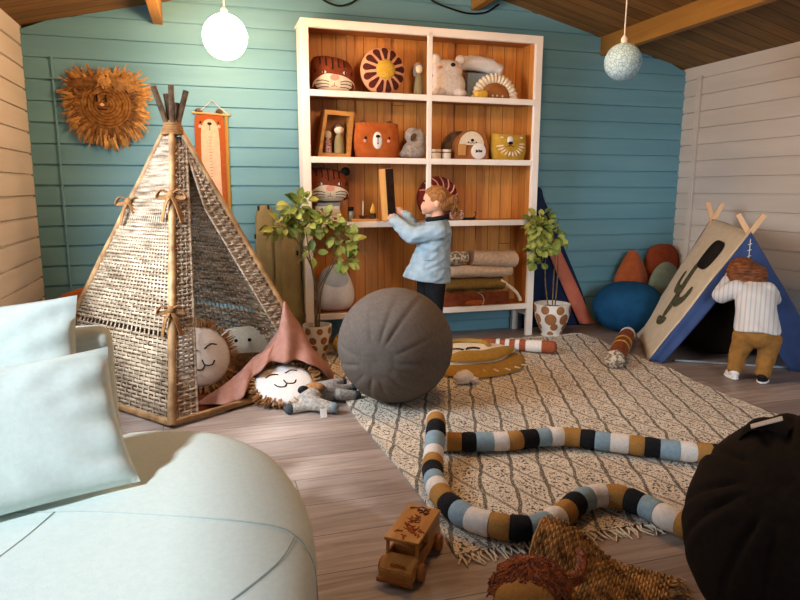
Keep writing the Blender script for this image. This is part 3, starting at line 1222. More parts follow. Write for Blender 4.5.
mb.grid(lambda u, v: rugf(u, v, True), NX, NY)
edge = [(i / NX, 0) for i in range(NX + 1)] + [(1, j / NY) for j in range(1, NY + 1)] + [(1 - i / NX, 1) for i in range(1, NX + 1)] + [(0, 1 - j / NY) for j in range(1, NY)]
top = [mb.bm.verts.new(rugf(u, v, True)) for u, v in edge]
bot = [mb.bm.verts.new(rugf(u, v, False)) for u, v in edge]
for k in range(len(edge)):
    k2 = (k + 1) % len(edge)
    mb.face((top[k], bot[k], bot[k2], top[k2]))
bmesh.ops.remove_doubles(mb.bm, verts=mb.bm.verts, dist=0.0005)
mb.build('pile', M['rug'], rg, world=True, angle=60)
for side in (0, 1):
    mb = MB()
    for i in range(150):
        u = (i + random.random()) / 150
        p = rugf(u, 0 if side == 0 else 1, True)
        L = random.uniform(0.03, 0.06)
        sg = -1 if side == 0 else 1
        mb.tube([p + Vector((0, 0, -0.004)), p + Vector((random.uniform(-.01, .01), sg * L * 0.5, -0.003)), p + Vector((random.uniform(-.02, .02), sg * L, -0.007))], [0.0035, 0.003, 0.002], 5)
    o = mb.build('fringe', M['cream'], rg, world=True)
# ------------------------------------------------------------------ on the walls
# raffia lion head
lh = thing('lion_wall_hanging', 'raffia lion head with a shaggy fringe hanging on the teal wall', 'wall hanging', (-0.515, YB - 0.012, 1.465))
mb = MB()
prof = []
for k in range(44):
    r = 0.150 * (1 - k / 44)
    prof.append((max(r, 0.0008), 0.020 + 0.012 * (1 - (r / 0.15) ** 2) + 0.0048 * cos(k * pi)))
mb.lathe([(0.152, 0.0)] + prof, n=56, mi=[1 if k % 5 == 0 else 0 for k in range(len(prof))], M=Matrix.Rotation(radians(90), 4, 'X'))
mb.build('coiled_face', [M['raffia'], M['raffia_dark']], lh)


def sweep(a):
    # longest towards both upper sides, short at the crown
    return 0.85 + 0.40 * math.exp(-((abs(abs(a % (2 * pi) - pi / 2) - 0.95) / 0.40) ** 2)) - 0.25 * math.exp(-(((a % (2 * pi)) - pi / 2) / 0.35) ** 2) + (0.10 if sin(a) < -0.3 else 0)


def raffia_ring(n, rad, L0, L1, y, a0=0, a1=2 * pi, droop=0.02, w=0.010, drop=(0, 0)):
    mb = MB()
    for i in range(n):
        a = a0 + (a1 - a0) * (i + random.random()) / n
        L = random.uniform(L0, L1) * sweep(a)
        d = Vector((cos(a), 0, sin(a)))
        jit = random.uniform(-0.35, 0.35)
        d2 = Vector((cos(a + jit), random.uniform(-0.12, 0.05), sin(a + jit)))
        s = Vector((-sin(a), random.uniform(-0.5, 0.5), cos(a))).normalized()
        p = Vector((drop[0], y + random.uniform(-0.008, 0.006), drop[1])) + d * rad
        q = p + d2 * L * 0.55 + Vector((0, -0.008, 0))
        e = p + d2 * L + Vector((0, 0.004, -droop * random.random()))
        mb.strip([p, q, e], [w * 0.8, w * random.uniform(0.6, 1.1), w * 0.35], s)
    return mb


raffia_ring(330, 0.135, 0.075, 0.125, -0.014, w=0.014).build('fringe', M['raffia'], lh, smooth=False)
raffia_ring(170, 0.130, 0.050, 0.090, -0.022, w=0.012).build('fringe', M['raffia_dark'], lh, smooth=False)
for sg in (-1, 1):
    mb = MB()
    for i in range(120):
        f = random.random()
        x0 = sg * 0.02 + sg * f * 0.10
        z0 = 0.155 - 0.03 * f + random.uniform(-.01, .01)
        L = random.uniform(0.06, 0.11)
        ang = radians(-35 - 35 * (1 - f))
        e = Vector((sg * cos(ang) * L, 0, sin(ang) * L * 0.8))
        p = Vector((x0, -0.034 + random.uniform(-.006, .006), z0))
        mb.strip([p, p + e * 0.5 + Vector((0, -0.010, 0.012)), p + e], [0.008, 0.009, 0.003], (sg * 0.5, -0.3, 0.8))
    mb.build('forelock', M['raffia_dark'] if sg < 0 else M['raffia'], lh, smooth=False)
mb = MB()
for i in range(26):
    x = random.uniform(-0.04, 0.02)
    p = Vector((x, -0.038, 0.150 + random.uniform(-.01, .02)))
    mb.strip([p, p + Vector((0.01, -0.006, -0.03)), p + Vector((random.uniform(-.01, .03), 0.0, -random.uniform(.045, .068)))], [0.008, 0.009, 0.004], (1, 0.2, 0))
for i in range(9):
    p = Vector((0.0 + random.uniform(-.01, .01), -0.03, 0.15))
    mb.strip([p, p + Vector((random.uniform(-.02, .02), 0, 0.05))], [0.006, 0.002], (1, 0.3, 0))
mb.build('forelock', M['raffia'], lh, smooth=False)
for x in (-0.047, 0.0):
    mb = MB()
    mb.tube([(x, -0.040, 0.052), (x + 0.001, -0.040, 0.014)], 0.0045, 6, roundend=True)
    mb.build('eye', M['black'], lh)
mb = MB()
mb.tube(spline([(-0.045, -0.035, -0.022), (-0.03, -0.036, -0.029), (-0.006, -0.036, -0.029), (0.004, -0.035, -0.024)], 4), 0.003, 6)
mb.build('mouth', M['black'], lh)
mb = MB()
mb.ell((-0.024, -0.034, -0.004), (0.013, 0.005, 0.009))
mb.build('nose', M['pinkfab'], lh)

# bear height chart
hc = thing('height_chart', 'orange bear height chart hanging on the wall behind the wicker teepee', 'height chart', (0.044, YB - 0.012, 0.75))
mb = MB()
out = superoval(0, 0.345, 0.088, 0.345, 9, 48)
mb.prism(out, 0.004)
mb.build('chart', M['orange'], hc, smooth=False)
mb = MB()
mb.box((0.098, 0.003, 0.34), (0.018, 0.005, 0.68), bev=0.001)
mb.build('edge_band', M['gold'], hc, smooth=False)
mb = MB()
mb.prism([(a, b) for a, b in smooth_outline([(0.0, 0.655), (0.035, 0.635), (0.052, 0.56), (0.055, 0.30), (0.055, 0.04), (0, 0.03), (-0.055, 0.04), (-0.055, 0.30), (-0.052, 0.56), (-0.035, 0.635)], 4)], 0.002, M=tr((0, -0.003, 0)))
be = mb.build('belly', mat('peach cream felt', '#c9a283', '#d2ac8e', 0.95, 40), hc, smooth=False)
mb = MB()
for k in range(26):
    z = 0.10 + k * 0.018
    w = 0.022 if k % 5 == 0 else 0.012
    mb.box((0.0, -0.0042, z), (w, 0.0012, 0.0022))
mb.build('measuring_ticks', M['dark'], be, smooth=False)
mb = MB()
mb.ell((0.0, -0.004, 0.628), (0.014, 0.003, 0.009), u=12, v=8)
mb.box((0, -0.004, 0.607), (0.003, 0.002, 0.03))
mb.box((0, -0.004, 0.592), (0.012, 0.002, 0.003))
mb.build('nose', M['black'], hc)
for sg in (-1, 1):
    mb = MB()
    mb.ell((sg * 0.055, -0.002, 0.612), (0.010, 0.002, 0.010), u=12, v=8)
    mb.build('cheek', M['pinkfab'], hc)
    mb = MB()
    mb.ell((sg * 0.052, -0.002, 0.635), (0.005, 0.002, 0.007), u=10, v=6)
    mb.build('eye', M['black'], hc)
    mb = MB()
    mb.ell((sg * 0.06, 0.001, 0.697), (0.022, 0.006, 0.020), u=16, v=8)
    mb.build('ear', M['bark'], hc)
mb = MB()
mb.tube([(-0.095, -0.002, 0.690), (0.125, -0.002, 0.680)], 0.006, 8)
mb.build('hanging_rod', M['plainwood'], hc)
mb = MB()
mb.tube([(-0.06, -0.002, 0.692), (0.02, 0.004, 0.765), (0.11, -0.002, 0.684)], 0.0022, 5)
mb.build('hanging_cord', M['cord'], hc)

# ------------------------------------------------------------------ toys on the shelves
WINE = mat('wine knit', '#5e1f1c', '#74302a', 0.95, 70, bump=0.25, bscale=220)
TIGER = mat('tiger brown fabric', '#713217', '#823d1d', 0.92, 40, bump=0.2, bscale=240, bd=0.002)
PINKW = mat('flower pink', '#d69a72', '#dba47d', 0.95, 40, bump=0.2, bscale=240)
MAROON = mat('maroon felt', '#4a1d16', '#5a261c', 0.95, 50)
SUN = mat('sunny yellow boucle', '#c99a2b', '#dfb548', 0.95, 120, bump=0.7, bscale=150, bd=0.004)
PLUSHW = mat('white plush', '#cfc0b2', '#ded1c4', 0.98, 80, bump=0.7, bscale=170, bd=0.006, sheen=0.3)
PLUSHG = mat('grey plush', '#7d746b', '#a09488', 0.98, 50, bump=0.7, bscale=150, bd=0.006, sheen=0.3)


def cushion_tiger(label, x, y, z, s=1.0, ear=False, rot=0.0, group=None):
    t = thing('tiger_cushion', label, 'cushion', (x, y, z), rot)
    w, h = 0.134 * s, 0.212 * s
    o = smooth_outline([(-w * .93, 0.02 * s), (-w, 0.10 * s), (-w * .93, h * .9), (-w * .5, h), (0, h * .985), (w * .6, h * .9), (w * .93, h * .68), (w, 0.08 * s), (w * .9, 0.015 * s), (0, 0.0)], 5)
    P = Puff(o, 0.055 * s, (0, h * 0.47))
    mb = MB()
    P.mesh(mb)
    mb.build('body', TIGER, t, angle=80)
    mb = MB()
    P.patch(mb, smooth_outline([(-w * .86, 0.012 * s), (-w * .9, 0.06 * s), (-w * .5, 0.098 * s), (-0.02 * s, 0.104 * s), (w * .5, 0.09 * s), (w * .93, 0.055 * s), (w * .85, 0.012 * s), (0, 0.004 * s)], 4))
    mz = mb.build('muzzle', M['cream'], t)
    mb = MB()
    for sg in (-1, 1):
        for k in range(3):
            P.stroke(mb, [(sg * 0.035 * s, (0.058 - k * 0.014) * s), (sg * 0.07 * s, (0.066 - k * 0.018) * s), (sg * 0.108 * s, (0.060 - k * 0.020) * s)], 0.0026 * s)
    P.stroke(mb, [(0, 0.055 * s), (0, 0.036 * s)], 0.002 * s)
    P.stroke(mb, [(-0.018 * s, 0.032 * s), (0, 0.037 * s), (0.018 * s, 0.032 * s)], 0.002 * s)
    mb.build('whiskers', M['dark'], t)
    mb = MB()
    P.patch(mb, oval(0, 0.084 * s, 0.028 * s, 0.018 * s), eps=0.003)
    mb.build('nose', M['pinkfab'], t)
    for xx, a, b in ((-0.085, .16, .195), (-0.05, .15, .20), (-0.012, .13, .20), (0.025, .14, .197), (0.06, .145, .185), (-.115, .11, .13), (.108, .10, .12)):
        mb = MB()
        P.stroke(mb, [(xx * s, a * s), (xx * s * .98, (a + b) / 2 * s), (xx * s, b * s)], 0.004 * s)
        mb.build('stripe', M['dark'], t)
    for sg in (-1, 1):
        mb = MB()
        P.patch(mb, oval(sg * 0.062 * s, 0.112 * s, 0.012 * s, 0.008 * s), eps=0.003)
        e = mb.build('eye', M['whitefab'], t)
        mb = MB()
        P.patch(mb, oval(sg * 0.066 * s, 0.112 * s, 0.006 * s, 0.008 * s), eps=0.0045)
        mb.build('pupil', M['black'], e)
        if ear:
            mb = MB()
            mb.ell((sg * w * 0.86, 0.006, h * 0.90), (0.030, 0.016, 0.028))
            mb.build('ear', M['black'], t)
    return t


ZT = SZ[3]
cushion_tiger('brown tiger face cushion with dark stripes on the top shelf', 0.772, 3.985, ZT)
cushion_tiger('tiger face cushion with round black ears standing behind the plant leaves', 0.735, 3.995, SZ[1] + 0.122, 0.98, True, 0.05)

# flower cushion
t = thing('flower_cushion', 'round cushion with maroon petals around a yellow centre', 'cushion', (1.083, 3.985, ZT), 0.05)
P = Puff(oval(0, 0.142, 0.142, 0.142, 48), 0.06, (0, 0.142))
mb = MB()
P.mesh(mb)
mb.build('body', PINKW, t, angle=80)
for k in range(13):
    a = 2 * pi * k / 13 + 0.1
    c_, s_ = cos(a), sin(a)

    def pp(r, w):
        return (r * c_ - w * s_, 0.142 + r * s_ + w * c_)
    mb = MB()
    P.patch(mb, smooth_outline([pp(0.062, 0.006), pp(0.09, 0.014), pp(0.118, 0.021), pp(0.133, 0.010), pp(0.133, -0.010), pp(0.118, -0.021), pp(0.09, -0.014), pp(0.062, -0.006)], 3))
    mb.build('petal', MAROON, t)
mb = MB()
P2 = Puff(oval(0.004, 0.146, 0.060, 0.060, 32), 0.022, (0.004, 0.146))
P2.mesh(mb, back=False)
mb.xf(tr((0, -0.053, 0)))
mb.build('centre', SUN, t, angle=80)

# standing doll beside the divider
t = thing('cloth_doll', 'small cloth doll standing beside the white shelf divider', 'doll', (1.322, 4.00, ZT))
mb = MB()
mb.lathe([(0.004, 0.0), (0.034, 0.0), (0.033, 0.01), (0.026, 0.09), (0.018, 0.135), (0.010, 0.15)], n=20)
mb.build('dress', M['olive'], t)
mb = MB()
mb.ell((0, 0, 0.172), (0.026, 0.026, 0.030))
mb.build('head', M['cream'], t)
mb = MB()
mb.ell((0, 0.006, 0.182), (0.029, 0.026, 0.030))
mb.ell((-0.024, 0.0, 0.155), (0.012, 0.012, 0.03))
mb.build('hair', PLUSHG, t)

# white bear plush
t = thing('bear_plush', 'white plush bear with a dark nose on the top shelf', 'soft toy', (1.515, 3.985, ZT), -0.05)
mb = MB()
mb.ell((0, 0, 0.085), (0.118, 0.060, 0.092))
mb.ell((-0.01, -0.004, 0.175), (0.108, 0.055, 0.062))
mb.ell((-0.085, 0.0, 0.238), (0.034, 0.024, 0.032))
mb.ell((0.080, 0.0, 0.238), (0.034, 0.024, 0.032))
mb.ell((-0.07, -0.035, 0.03), (0.045, 0.035, 0.030))
mb.ell((0.07, -0.035, 0.03), (0.045, 0.035, 0.030))
o = mb.build('body', PLUSHW, t)
remesh(o, 0.006, 5)
for v in o.data.vertices:
    v.co.z = max(v.co.z, 0.0)
mb = MB()
mb.ell((0.012, -0.062, 0.196), (0.016, 0.010, 0.012))
mb.build('nose', M['black'], t)
for sg in (-1, 1):
    mb = MB()
    mb.ell((sg * 0.062 - 0.01, -0.053, 0.180), (0.018, 0.006, 0.009), (0, sg * 0.2, 0))
    mb.build('cheek', M['pinkfab'], t)

# white rolled pillow behind
t = thing('rolled_pillow', 'white rolled pillow lying behind the arched sun toy', 'pillow', (1.765, 4.055, ZT))
mb = MB()
mb.tube(spline([(-0.15, 0, 0.232), (-0.05, 0, 0.238), (0.06, 0, 0.225), (0.14, 0, 0.205)], 5), [0.045] * 4 + [0.05] * 8 + [0.042] * 4, 16, roundend=True)
mb.jitter(0.006, 18)
mb.build('cover', M['whitefab'], t, angle=80)
mb = MB()
mb.box((0.0, 0.0, 0.088), (0.20, 0.06, 0.176), bev=0.012)
mb.build('folded_base', M['steel'], t)

# arched sun toy
t = thing('sun_arch_toy', 'arched sun toy with a ribbed cream mane and brown face', 'soft toy', (1.838, 3.975, ZT))
mb = MB()


def archf(u, v):
    a = pi * (1.06 * u - 0.03)
    R0, r_ = 0.132, 0.031
    rr = r_ * (1 + 0.13 * cos(u * 36 * pi))
    b = 2 * pi * v
    q = R0 + rr * cos(b)
    return Vector((q * cos(a), 0.7 * rr * sin(b), max(q * sin(a), -0.002) + 0.004))


mb.grid(archf, 150, 14)
mb.build('mane', M['cream'], t, angle=80)
mb = MB()
P = Puff(smooth_outline([(-0.100, 0.002), (-0.096, 0.055), (-0.058, 0.096), (0, 0.110), (0.058, 0.096), (0.096, 0.055), (0.100, 0.002), (0, 0.0)], 5), 0.035, (0, 0.045))
P.mesh(mb)
mb.build('face', M['browntoy'], t, angle=80)
for x in (-0.03, 0.0, 0.038):
    mb = MB()
    mb.ell((x, -0.036, 0.025 - abs(x) * 0.05), (0.008, 0.004, 0.007), u=12, v=8)
    mb.build('face_dot', M['cream'], t)
t = thing('small_cushion', 'little mustard cushion leaning on the arched sun toy', 'cushion', (1.715, 3.915, ZT))
mb = MB()
P = Puff(superoval(0, 0.026, 0.046, 0.026, 3.2), 0.018, (0, 0.026))
P.mesh(mb)
mb.build('cover', SUN, t, angle=80)

# second shelf
ZT = SZ[2]
t = thing('wooden_tray_box', 'slanted wooden tray box with tapered sides on the second shelf', 'toy box', (0.772, 3.990, ZT), 0.10)
o_ = [(-0.112, 0.006), (0.095, 0.0), (0.120, 0.275), (-0.062, 0.282)]
i_ = [(-0.088, 0.030), (0.075, 0.025), (0.096, 0.250), (-0.046, 0.256)]
mb = MB()
mb.prism(o_, 0.012, M=tr((0, 0.045, 0)))
mb.build('back', M['browntoy'], t, smooth=False)
for k in range(4):
    k2 = (k + 1) % 4
    mb = MB()
    mb.prism([o_[k], o_[k2], i_[k2], i_[k]], 0.085, M=tr((0, -0.04, 0)))
    mb.build('side', M['truckwood'], t, smooth=False)


def peg_doll(label, x, y, z, h, dress, hair):
    t = thing('peg_doll', label, 'doll', (x, y, z), 0.1)
    mb = MB()
    k = h / 0.16
    mb.lathe([(0.004, 0), (0.026 * k, 0.0), (0.028 * k, 0.03 * k), (0.022 * k, 0.08 * k), (0.012 * k, 0.10 * k)], n=20)
    mb.build('body', dress, t)
    mb = MB()
    mb.ell((0, 0, 0.125 * k), 0.026 * k)
    mb.build('head', M['cream'], t)
    mb = MB()
    mb.ell((0, 0.004, 0.134 * k), (0.028 * k, 0.027 * k, 0.025 * k))
    mb.build('hair', hair, t)


FLORAL = mat('pink floral print', '#9a5a5a', '#cdb2a4', 0.9, 120, lo=0.45, hi=0.55)
peg_doll('small doll in a floral dress sitting in the wooden tray box', 0.736, 3.993, ZT + 0.031, 0.135, FLORAL, M['cream'])
peg_doll('taller doll in an olive dress standing in the wooden tray box', 0.806, 3.993, ZT + 0.029, 0.185, M['olive'], M['bark'])

t = thing('bear_basket', 'orange brown fabric bear basket with a white muzzle', 'basket', (1.040, 3.985, ZT))
mb = MB()
n = 48
R = []
for z, w, d in ((0.0, 0.120, 0.070), (0.01, 0.130, 0.075), (0.06, 0.143, 0.084), (0.12, 0.146, 0.086), (0.18, 0.140, 0.082), (0.205, 0.137, 0.080), (0.212, 0.132, 0.076)):
    R.append([Vector((w * math.copysign(abs(cos(a)) ** 0.7, cos(a)), d * math.copysign(abs(sin(a)) ** 0.7, sin(a)), z)) for a in [2 * pi * k / n for k in range(n)]])
R += [[v * 0.96 + Vector((0, 0, -0.02)) for v in R[-1]], [Vector((v.x * 0.9, v.y * 0.9, 0.02)) for v in R[-1]]]
mb.rings(R)
mb.build('body', mat('tan orange felt', '#9c4d1c', '#ad5a24', 0.9, 30, bump=0.2, bscale=220), t, angle=70)
mb = MB()
mb.ell((-0.012, -0.083, 0.105), (0.031, 0.010, 0.052), u=24)
mz = mb.build('muzzle', M['whitefab'], t)
mb = MB()
mb.ell((-0.012, -0.094, 0.130), (0.014, 0.004, 0.009), u=12, v=8)
mb.box((-0.012, -0.0935, 0.110), (0.003, 0.003, 0.03))
mb.ell((-0.012, -0.094, 0.088), (0.005, 0.003, 0.005), u=12, v=8)
mb.build('nose', M['black'], mz)
for x in (-0.086, 0.062):
    mb = MB()
    mb.ell((x, -0.080, 0.120), (0.009, 0.006, 0.010), u=12, v=8)
    mb.build('eye', M['black'], t)
    mb = MB()
    mb.ell((x - 0.004, -0.082, 0.103), (0.011, 0.005, 0.010), u=12, v=8)
    mb.build('cheek', M['pinkfab'], t)
for x in (-0.085, 0.085):
    mb = MB()
    mb.ell((x, 0.0, 0.214), (0.026, 0.016, 0.018))
    mb.build('ear', M['bark'], t)

t = thing('grey_bird_plush', 'grey plush bird with its head tucked in beside the bear basket', 'soft toy', (1.268, 3.955, ZT), 0.0)
mb = MB()
mb.ell((0.012, 0, 0.055), (0.078, 0.05, 0.056))
mb.ell((0.0, 0, 0.145), (0.050, 0.042, 0.050))
mb.ell((0.045, 0, 0.115), (0.038, 0.04, 0.075))
mb.ell((-0.05, 0, 0.03), (0.035, 0.035, 0.022))
o = mb.build('body', PLUSHG, t)
remesh(o, 0.006, 4)
for v in o.data.vertices:
    v.co.z = max(v.co.z, 0.0)
mb = MB()
mb.ell((-0.006, -0.042, 0.132), (0.016, 0.008, 0.026), (0, 0.5, 0))
mb.build('beak', M['bark'], t)

CUPW = mat('speckled white pottery', '#d8cab5', '#e5dac8', 0.35, 40, spec=0.5)
for k, x in enumerate((1.431, 1.500)):
    t = thing('pottery_cup', ('small white pottery cup next to the white shelf divider', 'small white pottery cup beside the arched clock house')[k], 'cup', (x, 3.955, ZT), 0, 'small pottery cups')
    mb = MB()
    mb.lathe([(0.022, 0), (0.028, 0.004), (0.031, 0.03), (0.031, 0.062), (0.028, 0.064), (0.026, 0.058), (0.024, 0.012), (0.002, 0.010)], n=28)
    mb.build('cup', CUPW, t)
    mb = MB()
    mb.lathe([(0.0316, 0.040), (0.0322, 0.042), (0.0316, 0.048)], n=28, cap=False)
    mb.build('band', M['tie'], t)

t = thing('clock_house', 'arched wooden bear toy clock with a round white dial', 'toy clock', (1.663, 3.985, ZT), 0.0)


def arch(w, h, z0=0.0, x=0.0, n=16):
    return [(x - w, z0), (x + w, z0)] + [(x + w * cos(pi * k / n), z0 + h - w + w * sin(pi * k / n)) for k in range(n + 1)]


mb = MB()
mb.prism(arch(0.118, 0.190), 0.075, M=tr((0.012, -0.03, 0)))
mb.build('body', M['browntoy'], t, smooth=False)
mb = MB()
mb.prism(arch(0.104, 0.186, 0, -0.022), 0.06, M=tr((-0.03, 0.02, 0.0)))
mb.build('rear_body', M['bark'], t, smooth=False)
mb = MB()
mb.prism(arch(0.086, 0.086, 0.095, 0.010), 0.006, M=tr((0.0, -0.036, 0)))
fc = mb.build('face', M['cream'], t, smooth=False)
mb = MB()
mb.ell((0.012, -0.040, 0.125), (0.012, 0.004, 0.009), u=12, v=8)
for sg in (-1, 1):
    mb.ell((0.012 + sg * 0.028, -0.040, 0.112), (0.005, 0.003, 0.005), u=12, v=8)
    mb.tube(spline([(0.012, -0.040, 0.112), (0.012 + sg * 0.010, -0.040, 0.106), (0.012 + sg * 0.02, -0.040, 0.110)], 4), 0.0014, 5)
mb.build('nose', M['black'], fc)
mb = MB()
mb.box((-0.058, -0.036, 0.064), (0.052, 0.012, 0.072), bev=0.003)
mb.build('door', M['plainwood_z'], t, smooth=False)
mb = MB()
mb.lathe([(0.050, 0), (0.050, 0.012), (0.043, 0.014), (0.001, 0.014)], n=40, M=tr((0.058, -0.030, 0.056), (radians(90), 0, 0)))
dl = mb.build('dial', M['whitefab'], t)
mb = MB()
for k, (dx, dz, w, h) in enumerate(((-0.020, 0.0, 0.007, 0.020), (-0.012, 0.0, 0.010, 0.012), (0.0, 0.002, 0.009, 0.018), (0.010, 0.0, 0.008, 0.013), (0.019, 0.001, 0.008, 0.015))):
    mb.box((0.058 + dx, -0.0448, 0.056 + dz), (w, 0.0015, h), bev=0.0006)
mb.build('dial_marks', M['black'], dl, smooth=False)

t = thing('lion_planter', 'mustard yellow lion face basket at the end of the second shelf', 'basket', (1.945, 3.98, ZT))
R = []
n = 48
for z, w, d in ((0.0, 0.100, 0.062), (0.008, 0.110, 0.068), (0.06, 0.124, 0.076), (0.12, 0.122, 0.076), (0.165, 0.116, 0.072)):
    R.append([Vector((w * math.copysign(abs(cos(a)) ** 0.75, cos(a)), d * math.copysign(abs(sin(a)) ** 0.75, sin(a)), z + (0.010 * abs(cos(a)) ** 6 if z > 0.15 else 0))) for a in [2 * pi * k / n for k in range(n)]])
R += [[v * 0.95 + Vector((0, 0, -0.01)) for v in R[-1]], [Vector((v.x * 0.9, v.y * 0.9, 0.02)) for v in R[-1]]]
mb = MB()
mb.rings(R)
mb.build('body', mat('mustard felt', '#a98228', '#bb9436', 0.9, 30, bump=0.3, bscale=200), t, angle=70)
mb = MB()
for k in range(11):
    a = pi * (1.06 + 0.94 * k / 10)
    for r0, r1 in ((0.052, 0.080),):
        p0 = Vector((-0.008 + r0 * cos(a) * 1.1, 0, 0.105 + r0 * sin(a)))
        p1 = Vector((-0.008 + r1 * cos(a) * 1.25, 0, 0.105 + r1 * sin(a)))
        for p in (p0, p1):
            p.y = -0.0775 * max(1 - (abs(p.x) / 0.124) ** 2.6, 0.01) ** 0.38
        mb.tube([p0, p0.lerp(p1, 0.5) + Vector((0, -0.001, 0)), p1], [0.003, 0.0065, 0.003], 6, roundend=True)
mb.build('mane_strokes', M['cream'], t)
mb = MB()
mb.ell((-0.02, -0.074, 0.128), (0.022, 0.008, 0.026))
mz = mb.build('muzzle', M['whitefab'], t)
mb = MB()
mb.ell((-0.02, -0.081, 0.110), (0.018, 0.005, 0.010), u=14, v=8)
mb.tube(spline([(-0.045, -0.078, 0.088), (-0.02, -0.08, 0.094), (0.008, -0.078, 0.088)], 4), 0.002, 5)
mb.build('nose', M['black'], mz)
for x in (-0.075, 0.062):
    mb = MB()
    mb.ell((x, -0.068, 0.146), (0.014, 0.005, 0.006), u=12, v=8)
    mb.build('eye', M['cream'], t)

# third shelf
ZT = SZ[1]
rb = random.Random(3)
pal = [M['cream'], M['whitefab'], M['sand'], M['cream'], M['whitefab'], M['steel']]
zz = ZT
blab = ('lowest', 'second lowest', 'third', 'fourth', 'fifth', 'topmost')
for k in range(6):
    h = 0.0195
    w, d = 0.165 - 0.004 * k, 0.12
    t = thing('picture_book', 'thin pale book, the %s in the pile under the black eared tiger' % blab[k], 'book', (0.718 + rb.uniform(-.004, .004), 3.985, zz), rb.uniform(-.04, .04), 'pale books piled on the third shelf')
    mb = MB()
    mb.box((0, 0, h / 2), (w - 0.006, d - 0.006, h - 0.006))
    mb.build('pages', M['cream'], t, smooth=False)
    mb = MB()
    mb.box((0, 0, 0.0015), (w, d, 0.003))
    mb.box((0, 0, h - 0.0015), (w, d, 0.003))
    mb.box((0, -d / 2 + 0.001, h / 2), (w, 0.002, h))
    mb.build('cover', pal[k], t, smooth=False)
    zz += h

t = thing('small_bottle', 'small grey bottle with a black lid beside the pile of books', 'bottle', (0.868, 3.95, ZT))
mb = MB()
mb.lathe([(0.014, 0), (0.016, 0.003), (0.016, 0.062), (0.010, 0.070)], n=20)
mb.build('body', mat('grey glass', '#7d8676', None, 0.2, spec=0.6), t)
mb = MB()
mb.lathe([(0.017, 0.066), (0.018, 0.068), (0.018, 0.090), (0.014, 0.092)], n=20)
mb.build('lid', M['black'], t)
t = thing('wooden_board', 'thin light wooden board lying on the third shelf', 'board', (0.955, 3.945, ZT))
mb = MB()
mb.box((0, 0, 0.008), (0.175, 0.075, 0.016), bev=0.004)
mb.build('board', M['plainwood'], t)
t = thing('wooden_figure', 'small yellow wooden flame figure on a dark foot', 'toy', (1.008, 3.945, ZT + 0.016))
mb = MB()
mb.lathe([(0.016, 0), (0.018, 0.004), (0.018, 0.030), (0.013, 0.034)], n=18)
mb.build('foot', M['bark'], t)
mb = MB()
mb.lathe([(0.010, 0.033), (0.019, 0.042), (0.020, 0.056), (0.012, 0.070), (0.006, 0.086), (0.002, 0.100)], n=20)
mb.build('flame', mat('honey wood', '#d9a03c', '#e8b656', 0.45, 20), t)
t = thing('toy_dish', 'small dark dish with a thin stick upright in it', 'toy', (0.943, 3.945, ZT + 0.016))
mb = MB()
mb.lathe([(0.012, 0), (0.022, 0.006), (0.026, 0.022), (0.023, 0.022), (0.012, 0.008)], n=22)
mb.build('dish', M['bark'], t)
mb = MB()
mb.tube([(0, 0, 0.008), (0.001, 0, 0.11)], 0.0035, 8)
mb.build('stick', M['cream'], t)

# wine striped round cushion behind the girl's head
t = thing('striped_cushion', 'round wine red cushion with pale stripes behind the girl\'s head', 'cushion', (1.452, 3.985, ZT))
P = Puff(oval(0, 0.142, 0.142, 0.142, 40), 0.055, (0, 0.142))
mb = MB()
P.mesh(mb)
mb.build('cover', WINE, t, angle=80)
for k in range(9):
    a = -0.9 + k * 0.42
    mb = MB()
    P.stroke(mb, [(0.05 * cos(a), 0.142 + 0.05 * sin(a)), (0.10 * cos(a + .12), 0.142 + 0.10 * sin(a + .12)), (0.138 * cos(a + .3), 0.142 + 0.138 * sin(a + .3))], 0.0045)
    mb.build('stripe', M['pinkfab'], t)
t = thing('toy_sledge', 'tiny dark toy sledge at the edge of the third shelf', 'toy', (1.655, 3.93, ZT))
mb = MB()
mb.box((0, 0, 0.010), (0.085, 0.035, 0.014), bev=0.004)
mb.build('bed', M['black'], t)
mb = MB()
mb.tube(spline([(0.03, 0, 0.016), (0.045, 0, 0.028), (0.05, 0, 0.042), (0.042, 0, 0.055)], 4), 0.004, 6)
mb.build('handle', M['bark'], t)
t = thing('floral_pouch', 'small pink floral pouch on the third shelf behind the girl', 'pouch', (1.565, 3.92, ZT))
mb = MB()
P = Puff(superoval(0, 0.034, 0.050, 0.034, 2.6), 0.026, (0, 0.034))
P.mesh(mb)
mb.build('cover', FLORAL, t, angle=80)
mb = MB()
mb.box((0, -0.002, 0.064), (0.075, 0.006, 0.005), bev=0.002)
mb.build('zip', M['cream'], t)

# bottom shelf
ZT = SZ[0]
t = thing('egg_cushion', 'plump white egg shaped cushion with a grey blue top on the bottom shelf', 'cushion', (0.762, 3.99, ZT))
mb = MB()
o_ = smooth_outline([(0, 0), (-0.09, 0.012), (-0.128, 0.08), (-0.118, 0.17), (-0.075, 0.262), (0.0, 0.298), (0.075, 0.262), (0.118, 0.17), (0.128, 0.08), (0.09, 0.012)], 5)
P = Puff(o_, 0.085, (0, 0.125), p=2.1)
P.mesh(mb)
mb.build('body', M['whitefab'], t, angle=80)
mb = MB()
P.patch(mb, smooth_outline([(-0.085, 0.215), (-0.060, 0.262), (0, 0.288), (0.06, 0.262), (0.085, 0.21), (0.06, 0.175), (0.0, 0.165), (-0.06, 0.18)], 4), eps=0.002)
mb.build('cap', mat('pale grey blue felt', '#a3aeb6', '#aeb8bf', 0.95, 60, bump=0.2), t)


